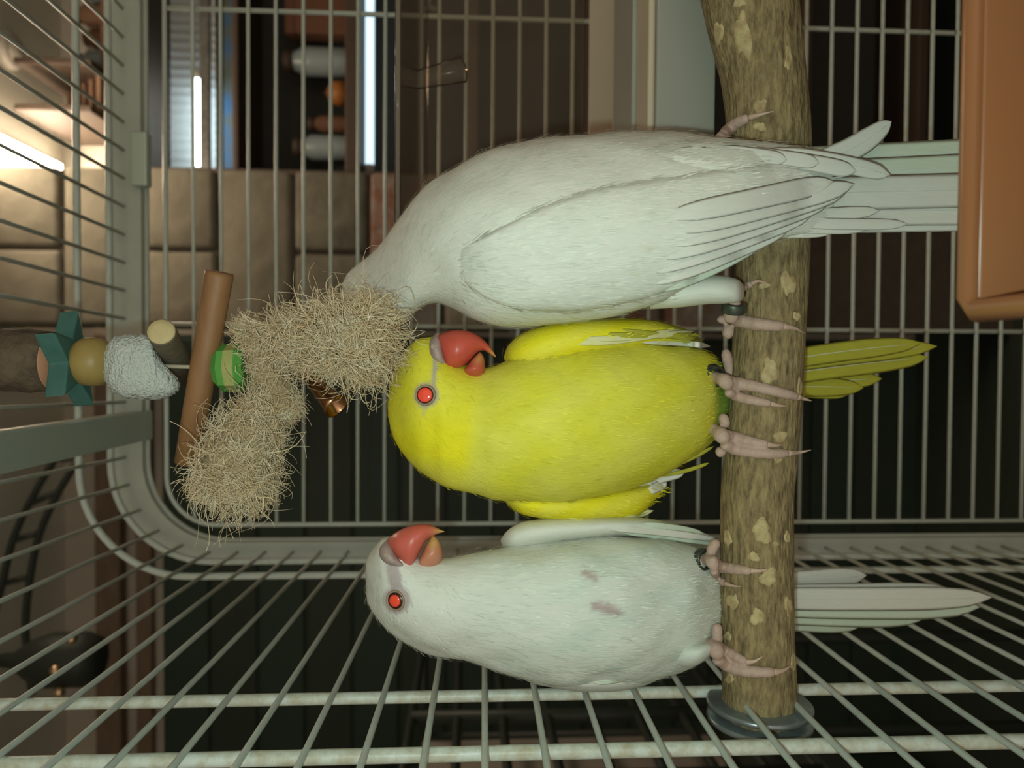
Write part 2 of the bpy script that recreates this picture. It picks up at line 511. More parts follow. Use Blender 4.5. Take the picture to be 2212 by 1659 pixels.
# slatted wooden wall rack above the shelving unit
rk = empty('wall_rack', (xof(240, 2.08), 2.08, zof(262, 2.08)), 'brown slatted wooden rack hanging under the ceiling above the shelves', 'rack')
M['rackwood'] = mat('rack_wood', (0.26, 0.15, 0.09), 0.7, var=(14, 0.7))
for py in (192, 283):
    MB().box((xof(py, 2.0), 2.06, (zof(112, 2.0)+zof(262, 2.0))/2), (0.016, 0.30, zof(112, 2.0)-zof(262, 2.0)), bev=0.003).build('side_board', M['shelfwood'], rk, False)
for k in range(5):
    z = zof(250-k*27, 2.0)
    MB().box(((xof(192, 2.0)+xof(283, 2.0))/2, 2.0+0.03*k, z), (xof(192, 2.0)-xof(283, 2.0), 0.05, 0.012), bev=0.002).build('slat', M['rackwood'], rk, False)
MB().box((xof(90, 2.1), 2.14, zof(262, 2.1)-0.008), (0.36, 0.17, 0.016), bev=0.002).build('rack_shelf', M['rackwood'], rk, False)
for k, (py, wpx, hpx, mt) in enumerate(((158, 44, 70, 'jar'), (110, 40, 56, 'boxbrown'), (62, 46, 76, 'rackwood'), (18, 34, 62, 'jar'))):
    s = PM(2.1); x = xof(py, 2.1); zb = zof(262, 2.1); r = wpx*s/2; h = hpx*s
    lab = ('pale jar on the wall rack next to the slats', 'squat dark brown jar on the wall rack', 'wide light brown jar on the wall rack', 'slim pale jar at the end of the wall rack')[k]
    o = empty('jar', (x, 2.12, zb), lab, 'jar')
    MB().lathe((x, 2.12, zb), (0, 0, 1), [(r*0.85, 0), (r, h*0.1), (r, h*0.65), (r*0.65, h*0.8), (r*0.65, h*0.85)], 18).build('glass_body', M[mt], o)
    MB().lathe((x, 2.12, zb+h*0.84), (0, 0, 1), [(r*0.72, 0), (r*0.72, h*0.14)], 18).build('lid', M['shelfwood'], o)

# ------------------------------------------------------------------ left of the cage: dark bird cage, hanging ladder, lantern
M['blackmetal'] = mat('black_metal', (0.035, 0.045, 0.038), 0.5, metal=0.1)
M['brownboard'] = mat('brown_board', (0.40, 0.35, 0.30), 0.8, var=(5, 0.4))
bc = empty('black_cage', (-0.62, 0.95, 0), 'black barred bird cage standing left of the white cage', 'cage')
bx, by0, by1, bz0, bz1 = -0.48, 0.55, 1.30, H-0.42, H+0.075
wirem = None
for k in range(9):
    z = bz0+(bz1-bz0)*k/8
    if wirem is None:
        wirem = MB().tube([(bx, by0, 0), (bx, by1, 0)], 0.006, 8).build('bar', M['blackmetal'], None)
        o = wirem
    else:
        o = wirem.copy(); COL.objects.link(o)
    o.parent = bc; o.location = Vector((0, 0, z))-bc.location
for yy in (by0, (by0+by1)/2-0.06, (by0+by1)/2+0.10, by1):
    MB().tube([(bx, yy, 0.0 if yy in (by0, by1) else bz0), (bx, yy, bz1)], 0.010, 8).build('upright', M['blackmetal'], bc)
MB().box((bx-0.17, (by0+by1)/2, (bz0+bz1)/2), (0.012, by1-by0, bz1-bz0)).build('back_board', M['brownboard'], bc, False)
MB().box((bx-0.085, (by0+by1)/2, bz0-0.02), (0.19, by1-by0+0.02, 0.04), bev=0.005).build('tray', M['blackmetal'], bc, False)
for yy in (by0, by1):
    MB().tube([(bx, yy, bz1), (bx-0.17, yy, bz1)], 0.008, 8).build('roof_bar', M['blackmetal'], bc)
for yy in (by0, by1):
    MB().tube([(bx-0.165, yy, 0.0), (bx-0.165, yy, bz1)], 0.010, 8).build('upright', M['blackmetal'], bc)
bxp = U(1430, 1600, 0.72)
pk = empty('seed_box', (bx-0.09, 0.80, bz0), 'white and pink carton standing inside the black cage', 'box')
M['pinkcard'] = mat('pink_card', (0.42, 0.20, 0.15), 0.7)
M['whitecard'] = mat('white_card', (0.55, 0.55, 0.50), 0.7)
MB().box((bx-0.09, 0.80, bz0+0.09), (0.09, 0.12, 0.18), bev=0.003).build('carton', M['pinkcard'], pk, False)
MB().box((bx-0.09, 0.80, bz0+0.11), (0.093, 0.124, 0.06), bev=0.002).build('wrapper', M['whitecard'], pk, False)

# hanging ladder under the ceiling on the left
ld = empty('hanging_ladder', (-0.62, 1.7, CE), 'dark curved metal ladder hanging under the pale ceiling', 'ladder')
def ladpt(px, py, y=1.72): return U(px, py, y)
ra = [ladpt(122, 985), ladpt(75, 1065), ladpt(30, 1160), ladpt(5, 1260), ladpt(-25, 1370)]
rb = [ladpt(168, 995), ladpt(125, 1065), ladpt(85, 1155), ladpt(65, 1250), ladpt(55, 1360), ladpt(70, 1500)]
MB().tube(cat_rom(ra, 24), 0.008, 8).build('rail', M['blackmetal'], ld)
MB().tube(cat_rom(rb, 28), 0.008, 8).build('rail', M['blackmetal'], ld)
for a, b in (((122, 985), (178, 982)), ((60, 1090), (125, 1062)), ((22, 1170), (85, 1150)), ((3, 1262), (65, 1245))):
    MB().tube([ladpt(*a), ladpt(*b)], 0.0065, 8).build('rung', M['blackmetal'], ld)
for q in (ladpt(122, 985), ladpt(168, 995)):
    MB().tube([q, (q[0], q[1], CE)], 0.003, 6).build('hanger', M['blackmetal'], ld)
# dark lantern with brass beads
lq = U(125, 1425, 1.45)
ln = empty('lantern', (lq[0], lq[1], lq[2]-0.10), 'dark round lantern with small brass knobs hanging in the left corner', 'lantern')
M['brass'] = mat('brass', (0.80, 0.58, 0.36), 0.22, metal=0.9)
MB().lathe((lq[0], lq[1], lq[2]-0.11), (0, 0, 1), [(0.02, 0.03), (0.04, 0.035), (0.05, 0.06), (0.05, 0.12), (0.036, 0.16), (0.015, 0.19), (0.010, 0.23)], 28).build('lantern_body', M['blackmetal'], ln)
MB().tube([(lq[0], lq[1], lq[2]+0.11), (lq[0], lq[1], CE)], 0.004, 8).build('chain', M['blackmetal'], ln)
for (a, b) in ((120, 1448), (155, 1380), (128, 1495)):
    q = U(a, b, 1.40)
    MB().lathe((q[0], q[1], q[2]-0.010), (0, 0, 1), [(0.010*math.sin(t), 0.010-0.010*math.cos(t)) for t in np.linspace(0.1, 3.04, 9)], 14).build('knob', M['brass'], ln)
# dark cupboard on the left wall
cb = empty('cupboard', (-1.28, 1.35, 0), 'dark cupboard with slanted glass fronts on the left wall', 'cupboard')
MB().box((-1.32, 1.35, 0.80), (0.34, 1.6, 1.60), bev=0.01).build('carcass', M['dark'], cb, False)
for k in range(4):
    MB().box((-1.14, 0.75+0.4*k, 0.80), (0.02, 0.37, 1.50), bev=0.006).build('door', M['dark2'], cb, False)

# ------------------------------------------------------------------ the white cage
XL, ZR, YB = -0.156, 0.303, 0.689
SP = 0.024
Y0 = 0.10                                  # front of the cage
XR = 0.52
ZB = -0.62
cage = empty('bird_cage', (0.18, 0.4, 0), 'white painted wire bird cage with rounded top holding the parakeets', 'cage')
CR = 0.08
def SHX(y): return -0.027*(y-0.33)
def SHZ(y): return -0.020*(y-0.33)
def path_at(s):
    """point on the left wall - corner - roof profile, s in metres from the wall's bottom"""
    l1 = (ZR-CR)-ZB
    if s < l1:
        return XL, ZB+s, (-1, 0)
    s -= l1
    la = CR*math.pi/2
    if s < la:
        a = s/CR
        return XL+CR-CR*math.cos(a), ZR-CR+CR*math.sin(a), (-math.cos(a), math.sin(a))
    s -= la
    return XL+CR+s, ZR, (0, 1)
def put(name, src, mt, loc, parent=cage):
    if isinstance(src, MB):
        o = src.build(name, M[mt], None)
    else:
        o = src.copy(); COL.objects.link(o)
    o.parent = parent
    o.location = Vector(loc)-parent.location
    return o
# side and roof wires, running into the cage
ltot = (ZR-CR)-ZB+CR*math.pi/2+(XR-CR-XL-CR)
s0 = (-0.0079-ZB) % SP
lw = put('wire', MB().tube([(SHX(y), y, SHZ(y)) for y in (Y0, 0.25, 0.45, YB-0.012)], 0.00150, 8), 'cage', (0, 0, 0))
first = True
s = s0
while s < ltot:
    x, z, n = path_at(s)
    if first:
        lw.location = Vector((x, 0, H+z))-cage.location
        first = False
    else:
        put('wire', lw, None, (x, 0, H+z))
    s += SP
z = -0.0079+9*SP
while z > ZB:
    put('wire', lw, None, (XR, 0, H+z)); z -= SP
# bent rods under the wires
def ring_pts(inset, y, dz=0.0, zb=ZB, n=14):
    a0, a1, zr = XL+SHX(y)+inset, XR-inset, ZR+SHZ(y)-inset-dz
    r = CR-inset
    pts = [(a0, y, H+zb)]
    for k in range(9):
        pts.append((a0, y, H+zb+(zr-r-zb)*(k+1)/9))
    for k in range(1, n+1):
        a = math.pi/2*k/n
        pts.append((a0+r-r*math.cos(a), y, H+zr-r+r*math.sin(a)))
    pts.append(((a0+a1)/2, y, H+zr)); pts.append((a1-r, y, H+zr))
    for k in range(1, n+1):
        a = math.pi/2*k/n
        pts.append((a1-r+r*math.sin(a), y, H+zr-r+r*math.cos(a)))
    pts.append((a1, y, H+zb))
    return pts
for y, rr, mt in ((0.3075, 0.0031, 'grime'), (0.3655, 0.0029, 'grime'), (0.605, 0.0028, 'cage'), (0.655, 0.0028, 'cage')):
    MB().tube(ring_pts(-0.0038, y), rr, 10).build('rod', M[mt], cage)
# frame bands at back and front
def band(y, w_, t, name, dz=0.0):
    o_ = ring_pts(-0.010, y); i_ = ring_pts(w_, y, dz)
    v = []; f = []
    for a, b in zip(o_, i_):
        v += [(a[0], y, a[2]), (b[0], y, b[2]), (b[0], y+t, b[2]), (a[0], y+t, a[2])]
    n = len(o_)
    for i in range(n-1):
        for k in range(4):
            k2 = (k+1) % 4
            f.append((i*4+k, i*4+k2, (i+1)*4+k2, (i+1)*4+k))
    f += [(0, 1, 2, 3), tuple((n-1)*4+k for k in (3, 2, 1, 0))]
    return MB().add(v, f).build(name, M['frame'], cage, False)
band(YB-0.016, 0.0085, 0.012, 'frame_band', 0.006)
MB().tube(ring_pts(0.0085, YB-0.006, 0.006), 0.0025, 10).build('frame_lip', M['frame'], cage)
band(Y0-0.012, 0.012, 0.012, 'frame_band')
# back wires
zc0 = 0.2673
XE = -0.1443
rc = 0.043
nb = int((zc0-ZB)/SP)
bwm = None
for k in range(1, nb+1):
    z = zc0-k*SP
    xa = XE
    dz = zc0-z
    if dz < rc:
        xa = XE+rc-math.sqrt(max(rc*rc-(rc-dz)**2, 0))
    if k < 3 or bwm is None:
        o = put('back_wire', MB().tube([(xa, 0, 0), (0.1, 0, 0), (0.3, 0, 0), (XR, 0, 0)], 0.00165, 8), 'cage', (0, YB, H+z))
        if k >= 2: bwm = o
    else:
        put('back_wire', bwm, None, (0, YB, H+z))
e = [(XE, YB, H+ZB), (XE, YB, H-0.2), (XE, YB, H+zc0-rc)]
for k in range(1, 11):
    a = math.pi/2*k/10
    e.append((XE+rc-rc*math.cos(a), YB, H+zc0-rc+rc*math.sin(a)))
e += [(0.1, YB, H+zc0), (XR, YB, H+zc0)]
MB().tube(e, 0.0021, 10).build('edge_wire', M['cage'], cage)
for X in (0.0348, 0.3127):
    MB().tube([(X, YB+0.0035, H+ZB), (X, YB+0.0035, H), (X, YB+0.0035, H+zc0)], 0.0021, 10).build('back_rod', M['cage'], cage)
# front below and around the door opening
for k in range(14):
    put('front_wire', MB().tube([(XL, 0, 0), (0.2, 0, 0), (XR, 0, 0)], 0.0015, 8) if k == 0 else fw, 'cage', (0, Y0+0.003, H-0.235-k*SP*1.1))
    if k == 0: fw = cage.children[-1] if False else [c for c in bpy.data.objects if c.name.startswith('front_wire')][0]
# tray and legs down to the floor
MB().box(((XL+XR)/2, (Y0+YB)/2, H+ZB-0.03), (XR-XL+0.02, YB-Y0+0.03, 0.07), bev=0.008).build('base_tray', M['frame'], cage, False)
for X in (XL+0.02, XR-0.02):
    for y in (Y0+0.02, YB-0.02):
        MB().tube([(X, y, 0), (X, y, H+ZB-0.05)], 0.012, 12).build('stand_leg', M['cage'], cage)
# flat bar under the roof, and the clip on the back frame
rb_ = MB()
rb_.box((-0.0545, 0.40, H+0.279), (0.025, 0.57, 0.003), bev=0.0008)
rb_.box((-0.0425, 0.40, H+0.2835), (0.002, 0.57, 0.010), bev=0.0006)
rb_.build('roof_bar', M['greybar'], cage, False, label='flat grey green bar under the roof')
cq = U(296, 340, YB-0.03)
MB().box((cq[0], YB-0.022, cq[2]), (0.046, 0.012, 0.014), bev=0.002).build('frame_clip', M['greybar'], cage, False)

# ------------------------------------------------------------------ clear hooded feeder at the right
M['hood'] = clear_plastic('clear_brownish_plastic', (0.93, 0.89, 0.84), 0.12, 0.09)
M['hood_roof'] = clear_plastic('hazy_clear_plastic', (0.90, 0.85, 0.80), 0.15, 0.30, (0.50, 0.43, 0.36))
M['traywhite'] = mat('grey_white_plastic', (0.36, 0.36, 0.30), 0.45)
M['traybeige'] = mat('beige_plastic', (0.62, 0.52, 0.38), 0.5)
fd = empty('feeder_house', (0.19, 0.5, H-0.126), 'clear plastic hooded feeder with grey white tray on the cage right side', 'feeder')
fx0, fx1, fy0, fy1 = 0.058, 0.36, 0.392, 0.645
ft, fb, fl = H+0.0365, H-0.0960, H-0.1270
hd = MB()
tk = 0.002
hd.box(((fx0+fx1)/2, (fy0+fy1)/2, ft), (fx1-fx0, fy1-fy0, tk))
hd.build('hood_roof', M['hood_roof'], fd, False)
MB().box((fx0, (fy0+fy1)/2, (ft+fb)/2), (tk, fy1-fy0, ft-fb)).build('hood_side', M['hood'], fd, False)
MB().box(((fx0+fx1)/2, fy1, (ft+fb)/2), (fx1-fx0, tk, ft-fb)).build('hood_back', M['hood'], fd, False)
MB().tube([(fx0, fy0, ft), (0.2, fy0, ft), (fx1, fy0, ft)], 0.0016, 8).build('hood_rim', M['hood'], fd)
MB().tube([(fx0, fy1, ft), (0.2, fy1, ft), (fx1, fy1, ft)], 0.0016, 8).build('hood_rim', M['hood'], fd)
tr = MB()
tr.box(((fx0+fx1)/2, fy0, (fb+fl)/2), (fx1-fx0, 0.004, fb-fl), bev=0.0012)
tr.build('tray_front', M['traywhite'], fd, False, label='grey white front wall of the tray')
MB().box((fx0, (fy0+fy1)/2, (fb+fl)/2), (0.004, fy1-fy0, fb-fl), bev=0.001).build('tray_side', M['traywhite'], fd, False)
MB().box(((fx0+fx1)/2, fy1-0.03, (fb+fl)/2), (fx1-fx0, 0.004, fb-fl), bev=0.001).build('tray_back', M['traybeige'], fd, False)
MB().box(((fx0+fx1)/2, (fy0+fy1)/2, fl+0.002), (fx1-fx0, fy1-fy0, 0.004)).build('tray_floor', M['traybeige'], fd, False)
MB().box(((fx0+fx1)/2+0.01, fy0+0.055, fb+0.001), (fx1-fx0-0.02, 0.102, 0.004), bev=0.0015).build('tray_ledge', M['traybeige'], fd, False, label='beige inner ledge')
MB().box((0.19, fy0+0.06, fb+0.004), (0.13, 0.055, 0.003), bev=0.001).build('perch_plate', M['traywhite'], fd, False)
q = U(985, 170, 0.52)
MB().lathe(q+np.array([0, 0, 0.02]), (0.25, 0, -1), [(0.005, -0.016), (0.0065, 0), (0.0075, 0.016), (0.0085, 0.026), (0.003, 0.028)], 20).build('hinge_pin', M['hood'], fd)
for X in (fx0+0.04, fx1-0.04):
    MB().tube([(X, fy1, ft-0.005), (X, YB, ft+0.002), (X, YB+0.006, ft-0.006)], 0.0022, 8).build('hook', M['traywhite'], fd)

# ------------------------------------------------------------------ orange dish near the lens
M['orange'] = mat('orange_plastic', (0.30, 0.115, 0.045), 0.3, spec=0.5, sss=0.2, var=(16, 0.25), col2=(0.28, 0.15, 0.06))
dx0, dx1, dy0, dy1, dz1, dz0 = 0.0165, 0.215, 0.112, 0.215, H-0.1462, H-0.210
ds = empty('food_dish', (0.12, 0.165, dz0), 'orange plastic food dish hooked inside the cage door', 'dish')
def dish_wall(x0, x1, y0, y1, z0, z1, nm, bev=0.002):
    return MB().box(((x0+x1)/2, (y0+y1)/2, (z0+z1)/2), (abs(x1-x0), abs(y1-y0), z1-z0), bev=bev).build(nm, M['orange'], ds, True)
t = 0.0035
dish_wall(dx0, dx1, dy1-t, dy1, dz0, dz1, 'wall')
dish_wall(dx0, dx1, dy0, dy0+t, dz0, dz1, 'wall')
dish_wall(dx0, dx0+t, dy0, dy1, dz0, dz1, 'wall')
dish_wall(dx1-t, dx1, dy0, dy1, dz0, dz1, 'wall')
dish_wall(dx0, dx1, dy0, dy1, dz0, dz0+t, 'bottom')
MB().tube([(dx0, dy0, dz1), (dx0, (dy0+dy1)/2, dz1), (dx0, dy1-0.004, dz1), (dx0+0.004, dy1, dz1), ((dx0+dx1)/2, dy1, dz1), (dx1, dy1, dz1)], 0.0034, 10).build('rim', M['orange'], ds)
for X in (0.07, 0.17):
    MB().tube([(X, dy0, dz1-0.005), (X, dy0-0.004, H-0.225), (X, Y0+0.003, H-0.2367)], 0.0018, 8).build('hook', M['steel'], ds)

# ------------------------------------------------------------------ perch branch
BD = 0.350
br = [(1640, 1550, 81), (1638, 1480, 80), (1636, 1390, 79.5), (1635, 1250, 79), (1634, 1110, 79), (1640, 1010, 78), (1650, 900, 77), (1660, 770, 76.5),
      (1664, 650, 76), (1669, 520, 77), (1667, 400, 82), (1661, 280, 88), (1648, 160, 90), (1628, 60, 97), (1612, -30, 100), (1590, -150, 96), (1565, -290, 92), (1540, -430, 90)]
q = cat_rom([(a, b, c) for a, b, c in br], 130)
perch = empty('perch_branch', U(1640, 1550, BD), 'rough brown natural branch perch bolted to the cage side', 'perch')
pts = [U(a, b, BD) for a, b, c in q]
bm_ = MB(); seg = 40
pp = np.array(pts); tt = np.gradient(pp, axis=0); tt /= np.linalg.norm(tt, axis=1)[:, None]
v = []; f = []
nzv = rng.normal(size=(9, 3))
for i, p in enumerate(pp):
    u = np.array([0, 1.0, 0]); u -= tt[i]*(u@tt[i]); u /= np.linalg.norm(u); w_ = np.cross(tt[i], u)
    for k in range(seg):
        a = 2*math.pi*k/seg
        r = q[i][2]*PM(BD)*(1+0.012*math.sin(3*a+i*0.21)+0.010*math.sin(5*a-i*0.33)+0.012*math.sin(2*a+i*0.09)+rng.normal()*0.0035)
        v.append(p+r*(math.cos(a)*u+math.sin(a)*w_))
for i in range(len(pp)-1):
    for k in range(seg):
        k2 = (k+1) % seg
        f.append((i*seg+k, (i+1)*seg+k, (i+1)*seg+k2, i*seg+k2))
f += [tuple(range(seg)), tuple((len(pp)-1)*seg+k for k in range(seg-1, -1, -1))]
bm_.add(v, f)
branch_bvh = bvh_of(bm_)
bm_.build('branch', M['bark'], perch)
# pale scars where twigs were cut
scars = [(1605, 78, 21, 52), (1552, 72, 14, 24), (1597, 6, 14, 12), (1641, 230, 18, 17), (1641, 274, 15, 12), (1703, 125, 10, 26), (1703, 612, 18, 28), (1721, 683, 8, 12),
         (1662, 803, 22, 28), (1727, 838, 6, 24), (1686, 944, 14, 16), (1681, 992, 8, 10), (1646, 1147, 23, 28), (1572, 1163, 10, 18), (1628, 1203, 14, 12), (1660, 1247, 19, 24),
         (1582, 1300, 14, 20), (1636, 1333, 20, 17), (1703, 1310, 9, 24), (1571, 1375, 9, 12), (1713, 1430, 5, 24), (1576, 1465, 11, 12), (1650, 617, 16, 7), (1676, 1175, 6, 7), (1700, 1160, 6, 16)]
for (sx_, sy_, ra_, rb__) in scars:
    sv = []; sf = []
    nn, rr = 18, 4
    ok = True
    ph = rng.uniform(0, 6.28, 3)
    wob = [1+0.16*math.sin(2*a+ph[0])+0.13*math.sin(3*a+ph[1])+0.12*math.sin(5*a+ph[2])+0.08*math.sin(7*a+ph[0]*2) for a in np.linspace(0, 2*math.pi, nn, endpoint=False)]
    hgt = [0.0003, 0.0004, 0.0005, 0.0006, -0.0012]
    p0, n0 = hit(branch_bvh, sx_, sy_)
    if p0 is None: continue
    sv.append(p0+n0*0.0002)
    for j in range(1, rr+1):
        for k in range(nn):
            a = 2*math.pi*k/nn
            r_ = j/rr*wob[k]
            p, n_ = hit(branch_bvh, sx_+ra_*r_*math.cos(a), sy_+rb__*r_*math.sin(a))
            if p is None:
                p, n_ = p0, n0
            sv.append(p+n_*hgt[j]*(1 if j < rr else 0.4))
    for k in range(nn):
        sf.append((0, 1+k, 1+(k+1) % nn))
        for j in range(rr-1):
            a0, a1 = 1+j*nn+k, 1+j*nn+(k+1) % nn
            sf.append((a0, a0+nn, a1+nn, a1))
    MB().add(sv, sf).build('twig_scar', M['scar'], perch)
# washers and bolt through the side wires
wc = U(1640, 1550, BD)
ax = np.array([1.0, 0, 0.0])
MB().lathe(wc+ax*0.0012, -ax, [(0.010, 0.0), (0.0235, 0.0), (0.0245, 0.001), (0.0245, 0.0022), (0.0235, 0.003), (0.006, 0.003)], 48).build('washer', M['steel'], perch)
MB().lathe((XL-0.0028, wc[1], wc[2]), -ax, [(0.006, 0.0), (0.0235, 0.0), (0.0245, 0.001), (0.0245, 0.0022), (0.0235, 0.003), (0.006, 0.003)], 48).build('washer', M['steel'], perch)
MB().lathe((wc[0], wc[1], wc[2]), -ax, [(0.003, 0.0), (0.003, wc[0]-XL+0.020)], 12).build('bolt', M['steel'], perch)
MB().lathe((XL-0.006, wc[1], wc[2]), -ax, [(0.0065, 0.0), (0.0065, 0.006)], 6).build('wing_nut', M['steel'], perch, False)

# ------------------------------------------------------------------ hanging toy
TD = 0.352
M['log'] = mat('toy_log_bark', (0.13, 0.09, 0.055), 0.8, var=(110, 0.9), col2=(0.05, 0.033, 0.022), bump=(160, 0.7, 0.003))
M['logend'] = mat('toy_log_end', (0.50, 0.24, 0.13), 0.7)
M['redwood'] = mat('red_wood', (0.50, 0.10, 0.08), 0.6)
M['teal'] = mat('teal_wood', (0.045, 0.125, 0.105), 0.6, var=(90, 0.5), col2=(0.075, 0.175, 0.145), bump=(250, 0.3, 0.001))
M['ybead'] = mat('yellow_wood_bead', (0.36, 0.25, 0.075), 0.45, var=(40, 0.4))
M['pumice'] = mat('white_pumice', (0.66, 0.69, 0.63), 0.95, var=(600, 0.45), col2=(0.50, 0.54, 0.49), bump=(900, 0.9, 0.0025))
M['cutwood'] = mat('cut_wood_end', (0.58, 0.46, 0.23), 0.7, var=(120, 0.4))
M['twig'] = mat('grey_brown_twig', (0.16, 0.13, 0.085), 0.75, var=(140, 0.6), bump=(300, 0.4, 0.001))
M['bamboo'] = mat('bamboo_stick', (0.31, 0.16, 0.065), 0.55, var=(80, 0.8), col2=(0.22, 0.10, 0.042), bump=(240, 0.25, 0.001), stretch=(0.25, 1, 1))
M['green'] = mat('green_wood_bead', (0.08, 0.30, 0.05), 0.55, var=(60, 0.5), col2=(0.14, 0.36, 0.07))
M['greenpale'] = mat('worn_green_bead', (0.40, 0.42, 0.14), 0.6, var=(80, 0.5))
M['sisal'] = mat('sisal_fibre', (0.72, 0.54, 0.31), 0.5, var=(120, 0.9), col2=(0.86, 0.78, 0.58), spec=0.35)
M['sisalcore'] = mat('sisal_core', (0.40, 0.30, 0.17), 0.85, var=(200, 0.8), bump=(500, 0.8, 0.002))
M['copper'] = mat('copper_bell', (0.42, 0.23, 0.12), 0.22, metal=1.0)
M['string'] = mat('cotton_string', (0.42, 0.36, 0.26), 0.9)
top = U(5, 778, TD)
toy = empty('hanging_toy', (top[0], top[1], U(800, 760, TD)[2]), 'hanging bird toy of wood beads, teal star, white block and frayed sisal', 'toy')
zx = np.array([0, 0, -1.0])
s_ = PM(TD)*1.03
def on(px, py): return U(px, py, TD)
# log with reddish ends, and the red bead over it
c = on(6, 777); c2 = on(114, 781)
ax_ = c2-c
prof = [(0.052*0, 0)]
R0 = 63*s_
L0 = np.linalg.norm(ax_)
MB().lathe(c, ax_, [(R0*0.97, 0), (R0*1.02, L0*0.06), (R0*1.0, L0*0.3), (R0*1.04, L0*0.55), (R0*0.98, L0*0.8), (R0*0.96, L0)], 36).build('log', M['log'], toy)
MB().lathe(c2-ax_/L0*0.0005, ax_, [(R0*0.9, 0), (R0*0.9, 0.001)], 36).build('log_end', M['logend'], toy)
c = on(-40, 776)
MB().lathe(c, on(4, 778)-c, [(30*s_, 0), (50*s_, 6*s_), (52*s_, 22*s_), (50*s_, 38*s_), (30*s_, 44*s_)], 28).build('bead', M['redwood'], toy, label='red wooden bead')
MB().tube([on(-40, 776), (on(-40, 776)[0], TD, H+ZR)], 0.0012, 6).build('cord', M['string'], toy)
MB().tube([on(-40, 776), on(120, 780), on(300, 790), on(520, 795), on(600, 790)], 0.0010, 6).build('cord', M['string'], toy)
# teal star threaded flat
sc = on(150, 779)
rot = 0.20
Ro, Ri, th = 0.0232, 0.0105, 0.0085
tilt = Matrix.Rotation(-0.10, 3, 'Y') @ Matrix.Rotation(0.04, 3, 'X')
v = []; f = []
for zz in (th/2, -th/2):
    for k in range(10):
        a = math.pi*k/5+rot
        r = Ro if k % 2 == 0 else Ri
        v.append(np.array(tilt @ Vector((r*math.cos(a), r*math.sin(a), zz)))+sc)
f.append(tuple(range(10))); f.append(tuple(range(19, 9, -1)))
for k in range(10):
    f.append((k, 10+k, 10+(k+1) % 10, (k+1) % 10))
st = MB().add(v, f).build('star', M['teal'], toy, False, label='teal wooden star')
bv = st.modifiers.new('bevel', 'BEVEL'); bv.width = 0.0008; bv.segments = 2
# yellow bead
c = on(160, 780); c2 = on(241, 783); L1 = np.linalg.norm(c2-c); r1 = 50*s_
MB().lathe(c, c2-c, [(r1*0.45, 0), (r1*0.78, L1*0.06), (r1*0.97, L1*0.28), (r1, L1*0.5), (r1*0.95, L1*0.75), (r1*0.7, L1*0.95), (r1*0.4, L1)], 32).build('bead', M['ybead'], toy, label='yellow wooden bead')
# white pumice block
pm = loft([(217, 785, 217, 806, TD, 0.004), (228, 753, 229, 827, TD, 0.008), (242, 732, 243, 845, TD, 0.011), (270, 724, 271, 860, TD, 0.012),
           (300, 724, 305, 862, TD, 0.012), (320, 726, 330, 862, TD, 0.012), (336, 758, 350, 861, TD, 0.011), (359, 792, 370, 854, TD, 0.009), (381, 816, 384, 843, TD, 0.005), (388, 828, 388, 834, TD, 0.002)], 46, 44, 0.72)
vv = np.array(pm.v)
cc_ = vv.mean(0)
vv += (vv-cc_)/np.linalg.norm(vv-cc_, axis=1)[:, None]*rng.normal(size=(len(vv), 1))*0.00035
pm.v = [tuple(x) for x in vv]
pm.build('pumice_block', M['pumice'], toy, label='white pumice block')
# twig pointing at the viewer
a = U(348, 716, TD-0.018); b = U(402, 812, TD+0.035)
L2 = np.linalg.norm(b-a); r2 = 29*PM(TD-0.018)
tw = MB().lathe(a, b-a, [(r2*0.99, 0.0004), (r2*1.02, 0.002), (r2, L2*0.5), (r2*0.98, L2)], 32).build('twig', M['twig'], toy)
MB().lathe(a, b-a, [(r2*0.5, -0.0003), (r2*0.93, -0.0001), (r2*0.98, 0.0006)], 32).build('cut_end', M['cutwood'], tw)
# bamboo stick lying across
a = U(474, 588, TD-0.004); b = U(405, 1000, TD+0.008)
L2 = np.linalg.norm(b-a); r2 = 29*PM(TD)
MB().lathe(a, b-a, [(r2*0.98, 0), (r2*1.01, 0.002), (r2*0.97, L2*0.3), (r2*0.95, L2*0.6), (r2*0.93, L2)], 28).build('bamboo_stick', M['bamboo'], toy)
# green faceted bead with a worn band
c = on(466, 796); c2 = on(532, 794); L1 = np.linalg.norm(c2-c); r1 = 50*s_
gb = MB().lathe(c, c2-c, [(r1*0.7, 0), (r1*0.98, L1*0.22), (r1*0.98, L1*0.80), (r1*0.75, L1)], 8).build('bead', M['green'], toy, False, label='green wooden bead')
MB().lathe(c, c2-c, [(r1*0.985, L1*0.42), (r1*1.0, L1*0.46), (r1*1.0, L1*0.72), (r1*0.985, L1*0.76)], 8).build('worn_band', M['greenpale'], gb, False)
# copper bell
a = U(660, 808, TD+0.006); b = U(728, 880, TD-0.004)
L2 = np.linalg.norm(b-a); r2 = 25*PM(TD)
bell = MB().lathe(a, b-a, [(r2*0.25, 0), (r2*0.5, L2*0.06), (r2*0.66, L2*0.3), (r2*0.78, L2*0.6), (r2*0.95, L2*0.85), (r2*1.15, L2), (r2*1.05, L2*0.98), (r2*0.7, L2*0.7)], 30).build('bell', M['copper'], toy)
MB().tube([a, U(640, 790, TD), U(610, 790, TD)], 0.0012, 6).build('bell_cord', M['string'], toy)

